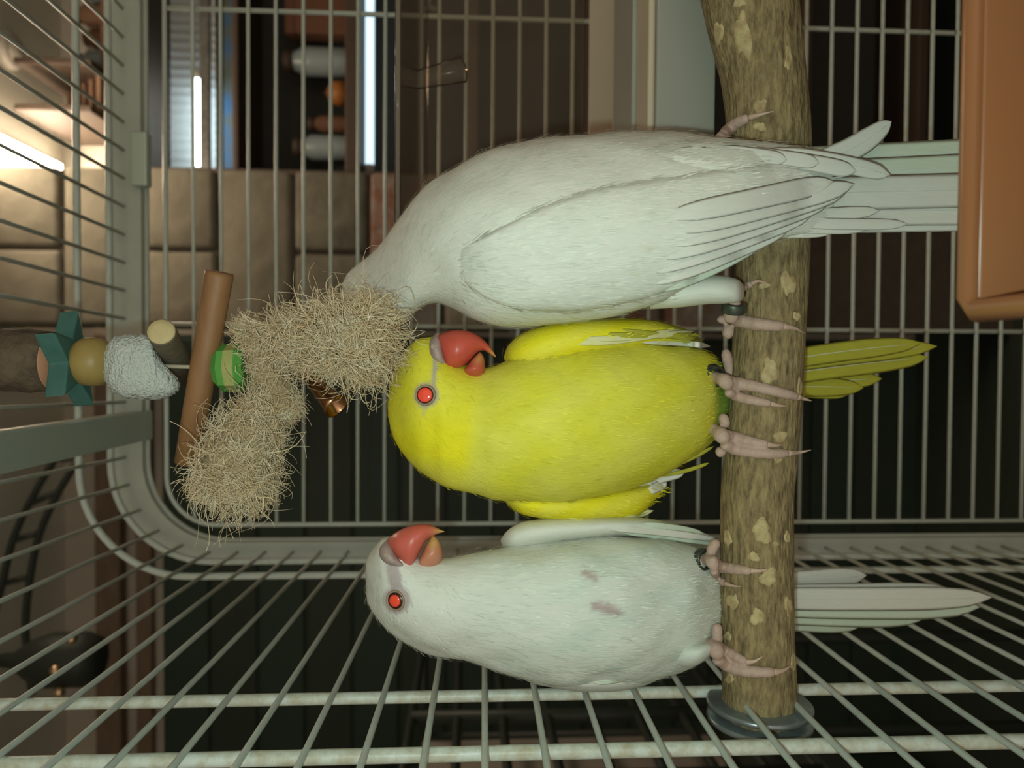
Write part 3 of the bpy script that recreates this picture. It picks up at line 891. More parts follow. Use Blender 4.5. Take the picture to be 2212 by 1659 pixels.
# frayed sisal: strands over a solid core
def sisal(core, n, lo, hi, name, outward, curl=0.6, bias=(0, 0)):
    """core rows: px, py, radius px, depth"""
    qq = cat_rom(core, 40)
    cp = np.array([U(r[0], r[1], r[3]) for r in qq]); cr = np.array([r[2]*PM(r[3]) for r in qq])
    mbc = MB().tube(cp, cr*0.80, 18)
    cv = np.array(mbc.v); cv += rng.normal(size=cv.shape)*0.0005
    mbc.v = [tuple(x) for x in cv]
    part = mbc.build(name, M['sisalcore'], toy, kind='stuff')
    tg = np.gradient(cp, axis=0); tg /= np.linalg.norm(tg, axis=1)[:, None]
    mb = MB(); V = []; F = []
    b3 = bias[0]*RV+bias[1]*DV
    for i in range(n):
        j = int(rng.integers(0, 40))
        if rng.random() < 0.28: j = int(rng.choice([0, 1, 38, 39])) if outward == 2 else (int(rng.integers(33, 40)) if outward == 1 else j)
        t = tg[j]
        d = rng.normal(size=3); d -= t*(d@t)*0.8; d /= np.linalg.norm(d)
        p = cp[j]+d*cr[j]*rng.uniform(0.55, 0.85)
        tn = np.cross(t, d)
        th_ = rng.uniform(0, 6.283)
        dirv = t*math.cos(th_)+tn*math.sin(th_)+d*rng.uniform(-0.05, 0.75)+b3*rng.uniform(0, 1)
        if outward and j > 30: dirv = dirv+t*rng.uniform(0.2, 1.0)
        if outward == 2 and j < 6: dirv = dirv-t*rng.uniform(0.2, 1.0)
        dirv /= np.linalg.norm(dirv)
        Lg = rng.uniform(lo, hi)*(1.7 if rng.random() < 0.03 else 1)
        k1 = rng.normal(size=3); k1 -= dirv*(k1@dirv); k1 /= np.linalg.norm(k1)
        k2 = np.cross(dirv, k1)
        kd = -d*rng.uniform(0, 0.55)
        ph1, ph2 = rng.uniform(0, 6.28, 2); am = curl*rng.uniform(0.15, 0.5); fq = rng.uniform(2.0, 4.5)
        r0 = rng.uniform(0.00014, 0.00030)
        ns = 8
        u = k1; w_ = k2
        base = len(V)
        for k in range(ns):
            s = k/(ns-1)
            c_ = p+dirv*Lg*s+kd*Lg*s*s+(k1*(math.sin(fq*s+ph1)-math.sin(ph1))+k2*(math.cos(fq*s+ph2)-math.cos(ph2)))*am*Lg
            rr = r0*(1-0.5*s)
            for m_ in range(3):
                a_ = 2.094*m_
                V.append(c_+rr*(math.cos(a_)*u+math.sin(a_)*w_))
        for k in range(ns-1):
            for m_ in range(3):
                m2 = (m_+1) % 3
                F.append((base+k*3+m_, base+k*3+m2, base+(k+1)*3+m2, base+(k+1)*3+m_))
    mb.add(V, F)
    mb.build('fibres', M['sisal'], part, kind='stuff')
    return part
S1 = TD-0.004
sisal([(530, 712, 16, S1), (552, 745, 30, S1), (570, 790, 42, S1), (592, 835, 44, S1), (612, 868, 36, S1), (622, 885, 20, S1)], 1500, 0.004, 0.009, 'sisal_knot', 2, 0.5)
S2 = 0.322
sisal([(590, 735, 26, S1-0.004), (640, 735, 34, S1-0.014), (685, 738, 52, S2), (725, 728, 76, S2), (765, 732, 90, S2), (796, 738, 80, S2)], 4200, 0.007, 0.019, 'sisal_tuft', 1, 0.75, (0.0, 0.1))
sisal([(572, 868, 26, S1-0.004), (552, 905, 46, S1-0.006), (530, 950, 76, S1-0.008), (512, 1005, 92, S1-0.008), (500, 1050, 78, S1-0.008)], 4000, 0.006, 0.016, 'sisal_tuft', 1, 0.65, (0.2, 0.15))

# ------------------------------------------------------------------ parakeets
def seg_dist(p, a, b):
    a = np.array(a, float); b = np.array(b, float)
    t = np.clip(((p-a)@(b-a))/((b-a)@(b-a)), 0, 1)
    return np.linalg.norm(p-(a+t[:, None]*(b-a)), axis=1)
def sm(x, a, b):
    t = np.clip((x-a)/(b-a), 0, 1)
    return t*t*(3-2*t)
def mixc(c, k, col):
    return c*(1-k[:, None])+np.array(col)*k[:, None]

def body_stations(rows):
    """rows: px, top, bottom, half thickness mm, depth mm"""
    return [(r[0], r[1], r[0], r[2], r[4]/1000, r[3]/1000) for r in rows]

def fluff(body, colour, fluff_n, flow, fl, nrm_ref=None):
    """fine contour feathers lying on a feathered part"""
    me = body.data
    fa = np.array([p.area for p in me.polygons]); fa /= fa.sum()
    fc = np.array([tuple(p.center) for p in me.polygons])+ORG[body.name]
    fn = np.array([tuple(p.normal) for p in me.polygons])
    c = fc.mean(0) if nrm_ref is None else np.array(nrm_ref)
    if np.mean(np.sum(fn*(fc-c), axis=1)) < 0: fn = -fn
    idx = rng.choice(len(fa), fluff_n, p=fa)
    V = []; F = []; K = []
    pts = fc[idx]+rng.normal(size=(fluff_n, 3))*0.0006
    pxs = P2(pts)
    fd_ = flow(pxs)
    cl_ = colour(pxs, pts)
    for i in range(fluff_n):
        nrm = fn[idx[i]]
        t = fd_[i][0]*RV+fd_[i][1]*DV
        t = t-nrm*(t@nrm)
        ln_ = np.linalg.norm(t)
        if ln_ < 0.25: continue
        t = t/ln_+rng.normal(size=3)*0.10
        w_ = np.cross(nrm, t); w_ /= np.linalg.norm(w_)
        hd_ = fd_[i][2]
        Lg = rng.uniform(*fl)*hd_*0.8; W = rng.uniform(0.00018, 0.00036)
        p = pts[i]
        b0 = len(V)
        lift = rng.uniform(0.00002, 0.00013)
        V += [p-w_*W*0.4-nrm*0.0001, p+w_*W*0.4-nrm*0.0001, p+t*Lg*0.55-w_*W+nrm*lift, p+t*Lg*0.55+w_*W+nrm*lift, p+t*Lg+nrm*lift*0.5]
        F += [(b0, b0+1, b0+3, b0+2), (b0+2, b0+3, b0+4)]
        k = np.clip(cl_[i]*(1.03+rng.normal()*0.05), 0, 1)
        K += [k]*5
    MB().add(V, F).build('contour_feathers', M['fluff'], body, colors=np.array(K), kind='stuff')

def make_body(root, rows, colour, fluff_n, flow, fl=(0.0035, 0.006), lump=0.0006):
    mb = loft(body_stations(rows), 170, 112)
    v = np.array(mb.v)
    # soft unevenness of the plumage
    c = v.mean(0)
    ph = rng.uniform(0, 6.28, 8)
    n = np.zeros(len(v))
    for k, (a, b, d) in enumerate(((190, 40, 60), (90, 150, 110), (260, 120, 40), (60, 60, 260), (330, 210, 150))):
        n += np.sin(v[:, 0]*a+ph[k])*np.sin(v[:, 2]*b+ph[k]*2)*np.cos(v[:, 1]*d+ph[k]*3)
    dirv = v-c; dirv[:, 2] *= 0.3
    dirv /= np.linalg.norm(dirv, axis=1)[:, None]+1e-9
    v = v+dirv*(n*lump*0.5)[:, None]
    mb.v = [tuple(x) for x in v]
    px = P2(v)
    cols = colour(px, v)
    body = mb.build('body', M['plume'], root, colors=cols)
    bv_ = bvh_of(mb)
    fluff(body, colour, fluff_n, flow, fl)
    return body, bv_

def solid(root, st, name, mt, n=50, seg=28, colour=None, label=None, power=1.0):
    mb = loft(st, n, seg, power)
    cols = None
    if colour is not None:
        v = np.array(mb.v); cols = colour(P2(v), v)
    o = mb.build(name, M[mt], root, colors=cols, label=label)
    return o, bvh_of(mb)

def feather(parent, base, tip, w_, d0, d1, mt, bow=0.0, bvh=None, lift=0.0008, thick=0.0004, name='feather', point=0.30, shaft=True, root_w=0.45):
    base = np.array(base, float); tip = np.array(tip, float)
    ax_ = tip-base; L_ = np.linalg.norm(ax_); nrm = np.array([-ax_[1], ax_[0]])/L_
    st_ = []; mid = []
    for u in np.linspace(0, 1, 15):
        c = base+ax_*u+nrm*bow*math.sin(math.pi*u)
        if u < 0.35: ww = w_*(root_w+(1-root_w)*math.sin(u/0.35*math.pi/2))*(math.sin(min(1, u/0.12+0.04)*math.pi/2) if bvh is not None else 1)
        elif u < 1-point: ww = w_
        else: ww = w_*math.sqrt(max(1-((u-(1-point))/point)**2, 0.0004))
        d = d0+(d1-d0)*u
        if bvh is not None:
            h_, _n = hit(bvh, c[0], c[1])
            if h_ is not None:
                lf = lift*min(1, u/0.3)-0.0012*(1-min(1, u/0.22))
                d = min(d, h_[1]-lf) if (d0 and u > 0.3) else h_[1]-lf
        a = c+nrm*ww/2; b = c-nrm*ww/2
        st_.append((a[0], a[1], b[0], b[1], d, thick))
        mid.append(U(c[0], c[1], d-thick*0.9))
    o = loft(st_, 22, 8).build(name, M[mt], parent)
    if shaft:
        MB().tube(mid[:-1], np.linspace(0.00032, 0.00012, 14), 6).build('shaft', M['shaft'], o if parent.parent is None else parent)
    return o

def make_eye(root, bvh, px, py, r_ring, r_iris, r_pup):
    p, n_ = hit(bvh, px, py)
    tc_ = CAM-p; dist = np.linalg.norm(tc_); tc_ /= dist
    ax_ = n_*0.62+tc_*0.38; ax_ /= np.linalg.norm(ax_)
    s = p[1]/FPX
    R1, R2, R3 = r_ring*s, r_iris*s, r_pup*s
    base = p+ax_*0.0009
    prof = []
    for a in np.linspace(-1.2, 2.2, 9):
        prof.append((R1-0.16*R1+0.16*R1*math.cos(a+0.6), 0.0008+0.16*R1*math.sin(a+0.6)))
    MB().lathe(base, ax_, [(R1*1.05, -0.003), (R1*1.03, 0.0004), (R1*0.98, 0.0009), (R1*0.92, 0.0010), (R1*0.84, 0.0007), (R1*0.7, 0.0)], 36).build('eyelid', M['eyering'], root)
    dome = lambda R_, h0, h: [(R_*math.cos(t), h0+h*math.sin(t)) for t in np.linspace(0, 1.5, 8)]
    eye = MB().lathe(base, ax_, [(R2, -0.002)]+dome(R2, 0.0003, 0.0009), 36).build('eye', M['iris'], root)
    MB().lathe(base, ax_, [(R3, 0.0005)]+dome(R3, 0.0008, 0.0008), 36).build('pupil', M['pupil'], eye, label='bright red pupil')

def beak_colour(tipx, col, tipcol, warm):
    def f_(px, v):
        c = np.tile(np.array(col, float), (len(px), 1))
        d = np.linalg.norm(px-np.array(tipx), axis=1)
        return mixc(c, 1-sm(d, 6, warm), tipcol)
    return f_

def toe(foot, path, r, claw=None, dflt=0.343, nm='toe', rough=0.05):
    """path: px points; depth follows the branch surface; claw: px points after the path"""
    q = cat_rom([(a, b, (r[i] if hasattr(r, "__len__") else r)*1.08) for i, (a, b) in enumerate(path)], 26)
    pts = []; rad = []
    def dep(a, b, rr):
        h_, _ = hit(branch_bvh, a, b)
        d = None
        if h_ is not None: d = h_[1]-rr*PM(0.33)*0.55
        return d
    dd = [dep(a, b, c) for a, b, c in q]
    known = [d for d in dd if d is not None]
    last = known[0] if known else dflt
    for i, d in enumerate(dd):
        if d is None: dd[i] = dflt if not known else (last)
        else: last = d
    dd = np.array(dd); 
    dd = np.convolve(np.r_[dd[0], dd[0], dd, dd[-1], dd[-1]], np.ones(5)/5, 'valid')
    if claw:
        wt = sm(np.linspace(0, 1, 26), 0.0, 0.38)
        dd = 0.3365*(1-wt)+dd*wt
    for (a, b, c), d in zip(q, dd):
        pts.append(U(a, b, d)); rad.append(c*PM(d))
    rad = np.array(rad)*(1+rough*np.sin(np.arange(26)*1.5))
    sl_ = np.r_[0, np.cumsum(np.linalg.norm(np.diff(np.array(pts), axis=0), axis=1))]
    rd = lambda x, r_: np.sqrt(np.clip(1-(1-np.clip(x/r_, 0, 1))**2, 0.01, 1))
    rad = rad*rd(sl_, rad.mean())
    rad = rad*(rd(sl_[-1]-sl_, rad.max()*0.9) if not claw else 1)
    if claw: rad[-1] *= 0.8
    mb = MB().tube(pts, rad, 14)
    if claw:
        e_ = [path[-1]]+list(claw)
        qc = cat_rom(e_, 12)
        r0 = (r[-1] if hasattr(r, '__len__') else r)*0.80
        cp = []
        dl = dd[-1]
        for k, (a, b) in enumerate(qc):
            h_, _ = hit(branch_bvh, a, b)
            d = (h_[1]-0.0012) if h_ is not None else dl
            dl = d
            cp.append(U(a, b, min(d, dd[-1]+0.004)))
        foot.append(MB().tube(cp, np.linspace(r0, 0.8, 12)*PM(0.335), 10))
    return mb
def make_foot(root, toes, palm, tarsus=None):
    f_ = MB()
    # palm pad and tarsus as the foot's main mesh
    ps = [U(a, b, d) for a, b, r, d in palm]; rs = [r*PM(0.34)*(1.0+0.18*i/(len(palm)-1)) for i, (a, b, r, d) in enumerate(palm)]
    f_.tube(cat_rom(np.array(ps), 12), np.interp(np.linspace(0, 1, 12), np.linspace(0, 1, len(rs)), rs)*np.array([.8, 1, 1, 1, 1, 1, 1, 1, 1, .95, .75, .3]), 14)
    claws = []
    for tdef in toes:
        tm = toe(claws, *tdef[:-1], **tdef[-1])
        f_.add(tm.v, tm.f)
    foot = f_.build('foot', M['skin'], root)
    rm = foot.modifiers.new('skin_over', 'REMESH'); rm.mode = 'VOXEL'; rm.voxel_size = 0.00055; rm.use_smooth_shade = True
    sm_ = foot.modifiers.new('soften', 'SMOOTH'); sm_.iterations = 5; sm_.factor = 0.5
    for c_ in claws:
        c_.build('claw', M['claw'], foot)
    return foot
def leg_ring(root, a, b, r, d0, d1):
    p0, p1 = U(a[0], a[1], d0), U(b[0], b[1], d1)
    L_ = np.linalg.norm(p1-p0); R_ = r*PM(d0)
    o = MB().lathe(p0, p1-p0, [(R_*0.78, 0), (R_*0.97, 0), (R_, L_*0.12), (R_, L_*0.88), (R_*0.97, L_), (R_*0.78, L_), (R_*0.76, L_*0.5), (R_*0.78, 0.00001)], 32)
    return o.build('leg_ring', M['ring'], root, label='dark closed leg ring')

WHITE = np.array((0.74, 0.75, 0.67)); MINT = np.array((0.60, 0.71, 0.61)); CREAM = np.array((0.73, 0.71, 0.62))
YH = np.array((0.82, 0.74, 0.022)); YBODY = np.array((0.72, 0.68, 0.05)); YPALE = np.array((0.78, 0.75, 0.15)); GRN = np.array((0.26, 0.42, 0.06))
LORE = np.array((0.42, 0.36, 0.33))

# ---- yellow parakeet, facing the camera, head turned to its left
yb = empty('parakeet', U(1565, 880, BD), 'yellow parakeet with red beak perched between two white ones', 'bird')
Yrows = [(839, 862, 884, 4, 353), (843, 830, 912, 9, 353), (850, 803, 937, 13, 352), (862, 776, 962, 17, 350), (880, 750, 990, 21, 348), (905, 731, 1017, 24, 346), (935, 729, 1036, 25.5, 345), (960, 758, 1049, 26.5, 344),
         (1000, 786, 1061, 27, 344), (1035, 796, 1069, 28, 344), (1062, 792, 1077, 30.5, 344), (1100, 776, 1082, 34, 345), (1160, 757, 1088, 37.5, 346), (1230, 746, 1086, 39.5, 347),
         (1310, 738, 1070, 39.5, 349), (1390, 738, 1045, 37, 351), (1450, 745, 1018, 33, 353), (1500, 753, 985, 28, 355), (1535, 766, 957, 22, 358), (1560, 788, 932, 15, 362), (1580, 815, 905, 8, 366), (1588, 845, 875, 3, 368)]
def ycol(px, v):
    c = np.tile(YBODY, (len(px), 1))
    nz_ = 0.5+0.25*np.sin(px[:, 0]*0.043+np.sin(px[:, 1]*0.05)*1.5)+0.25*np.sin(px[:, 1]*0.037+px[:, 0]*0.021)
    c = mixc(c, nz_*0.55, YPALE)
    # head patch with its collar
    edge = 1030-(px[:, 1]-900)*0.10
    c = mixc(c, (1-sm(px[:, 0]-edge, -30, 14))*(0.45+0.55*sm(px[:, 1], 850, 960)), YH)
    nape = sm(px[:, 1]-(985+0.2*(px[:, 0]-880)), -20, 40)*(1-sm(px[:, 0]-1060, -30, 30))
    c = mixc(c, nape*0.5, YPALE)
    c = mixc(c, sm(px[:, 0], 1535, 1560)*(v[:, 1] > 0.0), GRN)
    front = v[:, 1] < 0.352
    lore = np.minimum(seg_dist(px, (940, 778), (936, 835))-3, np.linalg.norm(px-np.array((921, 853)), axis=1)-25)
    lore = np.minimum(lore, seg_dist(px, (921, 872), (914, 893))-0)
    c = mixc(c, (1-sm(lore, -2, 6))*front*0.85, LORE)
    return np.clip(c, 0, 1)
def yflow(px):
    d = np.stack([np.full(len(px), 1.0), (px[:, 1]-900)*0.0012, np.ones(len(px))], -1)
    h = 1-sm(px[:, 0], 1010, 1060)
    d[:, 1] = d[:, 1]*(1-h)+h*1.1*sm(px[:, 1], 740, 900)
    d[:, 0] = d[:, 0]*(1-h)+h*(0.25+0.5*sm(px[:, 0], 860, 1000))
    d[:, 2] = 1-0.45*h
    return d
yb_body, yb_bvh = make_body(yb, Yrows, ycol, 11000, yflow)
def ywing(px, v):
    c = np.tile(np.array((0.82, 0.74, 0.025)), (len(px), 1))
    k = 0.5+0.5*np.sin(px[:, 0]*0.05+px[:, 1]*0.09)
    c = mixc(c, k*0.35, (0.80, 0.74, 0.15))
    return mixc(c, sm(px[:, 0], 1420, 1500), (0.50, 0.52, 0.10))
wg, wb_ = solid(yb, [(1088, 772, 1093, 786, .350, .004), (1096, 750, 1103, 795, .346, .010), (1118, 727, 1125, 798, .343, .0145), (1150, 711, 1156, 797, .341, .017), (1205, 697, 1210, 787, .340, .0185), (1300, 688, 1305, 766, .343, .0185),
                     (1400, 691, 1400, 749, .348, .016), (1455, 703, 1450, 745, .353, .012), (1500, 721, 1493, 744, .358, .007), (1514, 735, 1510, 742, .360, .002)], 'wing', 'plume', 60, 40, ywing)
fluff(wg, ywing, 1500, yflow, (0.004, 0.007))
for (a, b, w_, mt, bow) in (((1228, 742), (1470, 712), 17, 'vane_yw', 6), ((1240, 733), (1500, 716), 14, 'vane_yw', 4), ((1290, 722), (1516, 724), 13, 'vane_y', 2), ((1330, 712), (1512, 733), 12, 'vane_y', 0), ((1380, 738), (1535, 748), 14, 'vane_w', -3)):
    feather(wg, a, b, w_, 0.0, 0.356, mt, bow, wb_, 0.0007, name='flight_feather', shaft=False)
wg2, wb2 = solid(yb, [(1087, 1070, 1090, 1083, .353, .003), (1100, 1068, 1112, 1102, .349, .008), (1150, 1068, 1158, 1118, .347, .013), (1240, 1066, 1242, 1127, .349, .0145), (1330, 1058, 1328, 1126, .353, .013),
                      (1395, 1048, 1390, 1106, .358, .009), (1425, 1042, 1415, 1080, .361, .005), (1436, 1048, 1432, 1062, .362, .002)], 'wing', 'plume', 50, 36, ywing)
fluff(wg2, ywing, 1100, yflow, (0.004, 0.007))
for (a, b, w_, mt, bow) in (((1222, 1117), (1412, 1103), 18, 'vane_yw', 12), ((1250, 1126), (1385, 1118), 12, 'vane_yw', 6), ((1380, 1050), (1478, 1020), 26, 'vane_w', -4), ((1400, 1062), (1440, 1042), 22, 'vane_w', 0)):
    feather(wg2, a, b, w_, 0.356, 0.360, mt, bow, wb2, 0.0007, name='flight_feather', shaft=False)
feather(yb_body, (1440, 1012), (1542, 964), 9, .352, .356, 'vane_y', 3, name='loose_feather', shaft=False)
feather(yb_body, (1430, 1028), (1532, 1000), 9, .354, .357, 'vane_y', 3, name='loose_feather', shaft=False)
tl = None
for k, (a, b, w_, d) in enumerate((((1580, 850), (1905, 818), 44, .400), ((1580, 838), (1832, 853), 34, .398), ((1580, 845), (1865, 838), 44, .3965), ((1570, 830), (2005, 772), 50, .394), ((1570, 805), (2024, 748), 44, .391), ((1575, 800), (1990, 741), 44, .388))):
    feather(yb, a, b, w_, .378, d, 'vane_y', -6, name='tail_feather', point=0.35, root_w=0.7)
BRED = (0.55, 0.085, 0.055); BTIP = (0.62, 0.30, 0.08)
up = solid(yb, [(946, 724, 950, 750, 0.3350, .006), (960, 718, 957, 779, 0.3340, .0085), (974, 714, 971, 797, 0.3330, .0095), (990, 713, 990, 795, 0.3320, .0092), (1004, 714, 1006, 788, 0.3320, .0085), (1018, 717, 1019, 775, 0.3320, .0072),
                (1032, 724, 1031, 762, 0.3320, .0055), (1046, 735, 1044, 757, 0.3320, .0038), (1058, 748, 1054, 762, 0.3320, .0025), (1066, 760, 1063, 767, 0.3320, .0014), (1072, 771, 1071, 772, 0.3320, .0004)], 'upper_beak', 'beak', 46, 28, beak_colour((1074, 772), BRED, BTIP, 34))
lo_ = solid(yb, [(1037, 760, 1034, 762, .332, .001), (1043, 767, 1022, 774, .331, .004), (1047, 780, 1010, 788, .331, .0065), (1048, 794, 1003, 799, .331, .0078), (1047, 806, 1006, 809, .333, .0075), (1042, 818, 1018, 819, .336, .004)], 'lower_beak', 'beak', 24, 22, beak_colour((1030, 765), (0.52, 0.10, 0.06), (0.60, 0.26, 0.09), 30))
ycere = solid(yb, [(939, 722, 949, 718, .338, .003), (930, 733, 954, 734, .335, .007), (927, 748, 957, 752, .3325, .0085), (928, 762, 960, 770, .3315, .0085), (932, 776, 966, 786, .3318, .0070), (940, 786, 970, 795, .333, .004)], 'cere', 'cere', 20, 20)
def nostril(root, px, py, r, cb):
    p = hit(cb, px, py)[0]; depth = p[1]; axn = CAM-p; axn /= np.linalg.norm(axn); R_ = r*PM(depth)
    MB().lathe(p, axn, [(R_*0.95, -0.0012), (R_*1.0, 0.0002), (R_*0.85, 0.0005), (R_*0.62, 0.0001), (R_*0.3, 0.0003)], 18).build('nostril', M['nostril'], root)
nostril(yb, 936.5, 749, 6, ycere[1])
make_eye(yb, yb_bvh, 920, 854, 22, 19.3, 15.8)
r10 = dict()
f1 = make_foot(yb, [([(1566, 822), (1600, 829), (1632, 835), (1686, 848), (1722, 857)], [12, 13, 12, 11, 9], [(1738, 862), (1753, 866)], {}),
               ([(1568, 845), (1600, 859), (1632, 866), (1665, 872)], [10, 11, 10, 8], [(1683, 876), (1702, 877)], {}),
               ([(1566, 753), (1571, 775), (1576, 800), (1578, 820)], [9, 11, 11, 11], None, {}),], [(1536, 813, 12, .344), (1552, 817, 12, .340), (1568, 826, 15, .335), (1575, 842, 12, .336)])
leg_ring(yb, (1533, 810), (1545, 817), 27, .344, .3405)
f2 = make_foot(yb, [([(1562, 938), (1590, 946), (1632, 956), (1658, 960)], [12, 13, 11, 9], [(1675, 962), (1691, 961)], {}),
               ([(1558, 958), (1590, 970), (1621, 976), (1665, 980), (1702, 979)], [12, 13, 12, 11, 9], [(1728, 977), (1752, 972)], {}),
               ([(1560, 893), (1564, 908), (1569, 925)], [10, 11, 11], None, {}),
               ([(1562, 965), (1556, 978), (1553, 988)], [11, 11, 8], None, {})], [(1528, 922, 13, .346), (1548, 932, 13, .341), (1562, 946, 16, .336), (1568, 958, 13, .337)])

# ---- white parakeet next to the side wires, facing the camera
wl = empty('parakeet', U(1565, 1310, BD), 'white parakeet with red beak and red eye next to the cage side', 'bird')
Lrows = [(790, 1240, 1268, 4, 353), (794, 1218, 1290, 9, 353), (801, 1197, 1308, 13, 352), (813, 1172, 1330, 17, 350), (828, 1158, 1351, 20, 348), (848, 1160, 1369, 22, 347), (872, 1180, 1386, 24, 346), (900, 1200, 1399, 25, 345), (930, 1206, 1411, 26, 345),
         (965, 1204, 1421, 27, 345), (1010, 1197, 1428, 28, 345), (1060, 1189, 1446, 30, 346), (1110, 1181, 1462, 33, 347), (1170, 1173, 1477, 36, 348), (1250, 1164, 1487, 38, 349), (1330, 1157, 1486, 38, 351), (1400, 1160, 1474, 35, 353),
         (1450, 1167, 1457, 31, 355), (1500, 1182, 1438, 26, 357), (1530, 1198, 1420, 20, 360), (1555, 1225, 1395, 14, 364), (1575, 1260, 1360, 7, 367), (1583, 1290, 1330, 3, 369)]
def lcol(px, v):
    c = np.tile(WHITE, (len(px), 1))
    k = 0.5+0.25*np.sin(px[:, 0]*0.03+1+np.sin(px[:, 1]*0.06)*1.3)+0.25*np.sin(px[:, 1]*0.045+px[:, 0]*0.017)
    c = mixc(c, k*0.5*sm(px[:, 0], 950, 1250), MINT)
    front = v[:, 1] < 0.350
    lore = np.minimum(seg_dist(px, (846, 1218), (856, 1268))-11, np.linalg.norm(px-np.array((857, 1296)), axis=1)-27)
    c = mixc(c, (1-sm(lore, -2, 7))*front*0.9, (0.46, 0.38, 0.37))
    sk = np.minimum(seg_dist(px, (1285, 1308), (1330, 1322))-9, seg_dist(px, (1262, 1236), (1286, 1250))-6)
    c = mixc(c, (1-sm(sk, -5, 6))*front*0.75, (0.40, 0.26, 0.25))
    return np.clip(c, 0, 1)
def lflow(px):
    d = np.stack([np.full(len(px), 1.0), (px[:, 1]-1310)*0.0012, np.ones(len(px))], -1)
    h = 1-sm(px[:, 0], 960, 1020)
    d[:, 1] = d[:, 1]*(1-h)+h*1.0*sm(px[:, 1], 1180, 1320)
    d[:, 0] = d[:, 0]*(1-h)+h*(0.3+0.5*sm(px[:, 0], 820, 960))
    d[:, 2] = 1.1-0.5*h
    return d
wl_body, wl_bvh = make_body(wl, Lrows, lcol, 11000, lflow, (0.004, 0.007), lump=0.0010)
def wwing(px, v):
    c = np.tile(WHITE*0.98, (len(px), 1))
    return mixc(c, sm(px[:, 0], 1300, 1500)*0.7, MINT)
wg, wb_ = solid(wl, [(1081, 1166, 1086, 1182, .353, .004), (1092, 1150, 1102, 1186, .349, .009), (1120, 1131, 1132, 1184, .347, .0125), (1170, 1121, 1182, 1176, .347, .015), (1250, 1117, 1258, 1166, .348, .015), (1340, 1116, 1345, 1158, .350, .014),
                     (1420, 1123, 1420, 1160, .354, .011), (1500, 1144, 1495, 1170, .359, .007), (1550, 1162, 1547, 1172, .362, .002)], 'wing', 'plume', 60, 36, wwing)
for (a, b, w_, mt) in (((1300, 1140), (1545, 1165), 16, 'vane_w'), ((1340, 1150), (1552, 1176), 15, 'vane_g'), ((1380, 1132), (1520, 1152), 14, 'vane_g')):
    feather(wg, a, b, w_, 0.358, 0.362, mt, -3, wb_, 0.0006, name='flight_feather', shaft=False)
wg2, wb2 = solid(wl, [(1112, 1446, 1114, 1458, .354, .003), (1135, 1440, 1140, 1472, .349, .008), (1190, 1442, 1192, 1485, .346, .012), (1280, 1452, 1276, 1495, .346, .014), (1370, 1452, 1362, 1489, .349, .012), (1430, 1440, 1422, 1468, .354, .007), (1462, 1430, 1458, 1445, .358, .002)], 'wing', 'plume', 50, 32, wwing)
feather(wg2, (1300, 1462), (1462, 1440), 16, 0.352, 0.358, 'vane_w', -4, wb2, 0.0006, name='flight_feather', shaft=False)
feather(wg2, (1280, 1478), (1440, 1462), 16, 0.352, 0.358, 'vane_g', -6, wb2, 0.0006, name='flight_feather', shaft=False)
# feathered thigh
solid(wl, [(1450, 1395, 1448, 1440, .350, .010), (1490, 1388, 1486, 1442, .345, .013), (1525, 1388, 1520, 1428, .342, .010), (1542, 1392, 1538, 1412, .341, .004)], 'thigh', 'plume', 24, 24, lcol)
for k, (a, b, w_, d) in enumerate((((1590, 1335), (1860, 1352), 36, .414), ((1590, 1262), (1872, 1243), 46, .412), ((1590, 1320), (2000, 1334), 48, .411), ((1590, 1285), (2060, 1278), 48, .409), ((1585, 1305), (2116, 1312), 54, .407), ((1585, 1292), (2142, 1291), 52, .404))):
    feather(wl, a, b, w_, .380, d, 'vane_w' if k % 2 else 'vane_g', 3, name='tail_feather', point=0.30, root_w=0.7)
solid(wl, [(837, 1165, 845, 1190, 0.3360, .0055), (852, 1152, 859, 1208, 0.3340, .0085), (872, 1141, 884, 1227, 0.3330, .0098), (895, 1134, 897, 1212, 0.3320, .0085), (915, 1132, 909, 1189, 0.3320, .0070), (930, 1134, 921, 1168, 0.3320, .0052), (944, 1140, 939, 1156, 0.3320, .0030), (954, 1145, 952, 1151, 0.3320, .0014), (961, 1148, 961, 1149, 0.3320, .0004)],
      'upper_beak', 'beak', 44, 28, beak_colour((964, 1148), (0.62, 0.13, 0.09), (0.62, 0.36, 0.12), 42))
solid(wl, [(937, 1157, 932, 1159, 0.3330, .001), (946, 1164, 922, 1174, 0.3330, .004), (953, 1178, 913, 1192, 0.3330, .0062), (956, 1194, 906, 1207, 0.3330, .0072), (955, 1210, 902, 1220, 0.3340, .007), (948, 1224, 912, 1230, 0.3350, .004)], 'lower_beak', 'beak', 24, 22, beak_colour((932, 1160), (0.58, 0.24, 0.14), (0.62, 0.38, 0.13), 34))
lcere = solid(wl, [(828, 1172, 839, 1163, .339, .003), (820, 1184, 847, 1177, .335, .007), (819, 1197, 855, 1196, .333, .0085), (825, 1210, 867, 1211, .332, .0085), (838, 1221, 880, 1223, .3325, .0068), (856, 1229, 889, 1230, .334, .003)], 'cere', 'cere', 20, 20)
nostril(wl, 834, 1199, 6, lcere[1])
make_eye(wl, wl_bvh, 857, 1296, 22, 18, 13.2)
make_foot(wl, [([(1535, 1206), (1547, 1218), (1588, 1229), (1622, 1233)], [11, 12, 11, 9], [(1640, 1233), (1660, 1229)], {}),
               ([(1542, 1232), (1550, 1250), (1566, 1260)], [9, 9, 7], [(1582, 1265), (1600, 1267)], {}),
               ([(1552, 1166), (1540, 1182), (1534, 1200)], [10, 11, 11], None, {})], [(1518, 1208, 12, .347), (1530, 1208, 13, .343), (1540, 1218, 13, .338), (1545, 1234, 10, .337)])
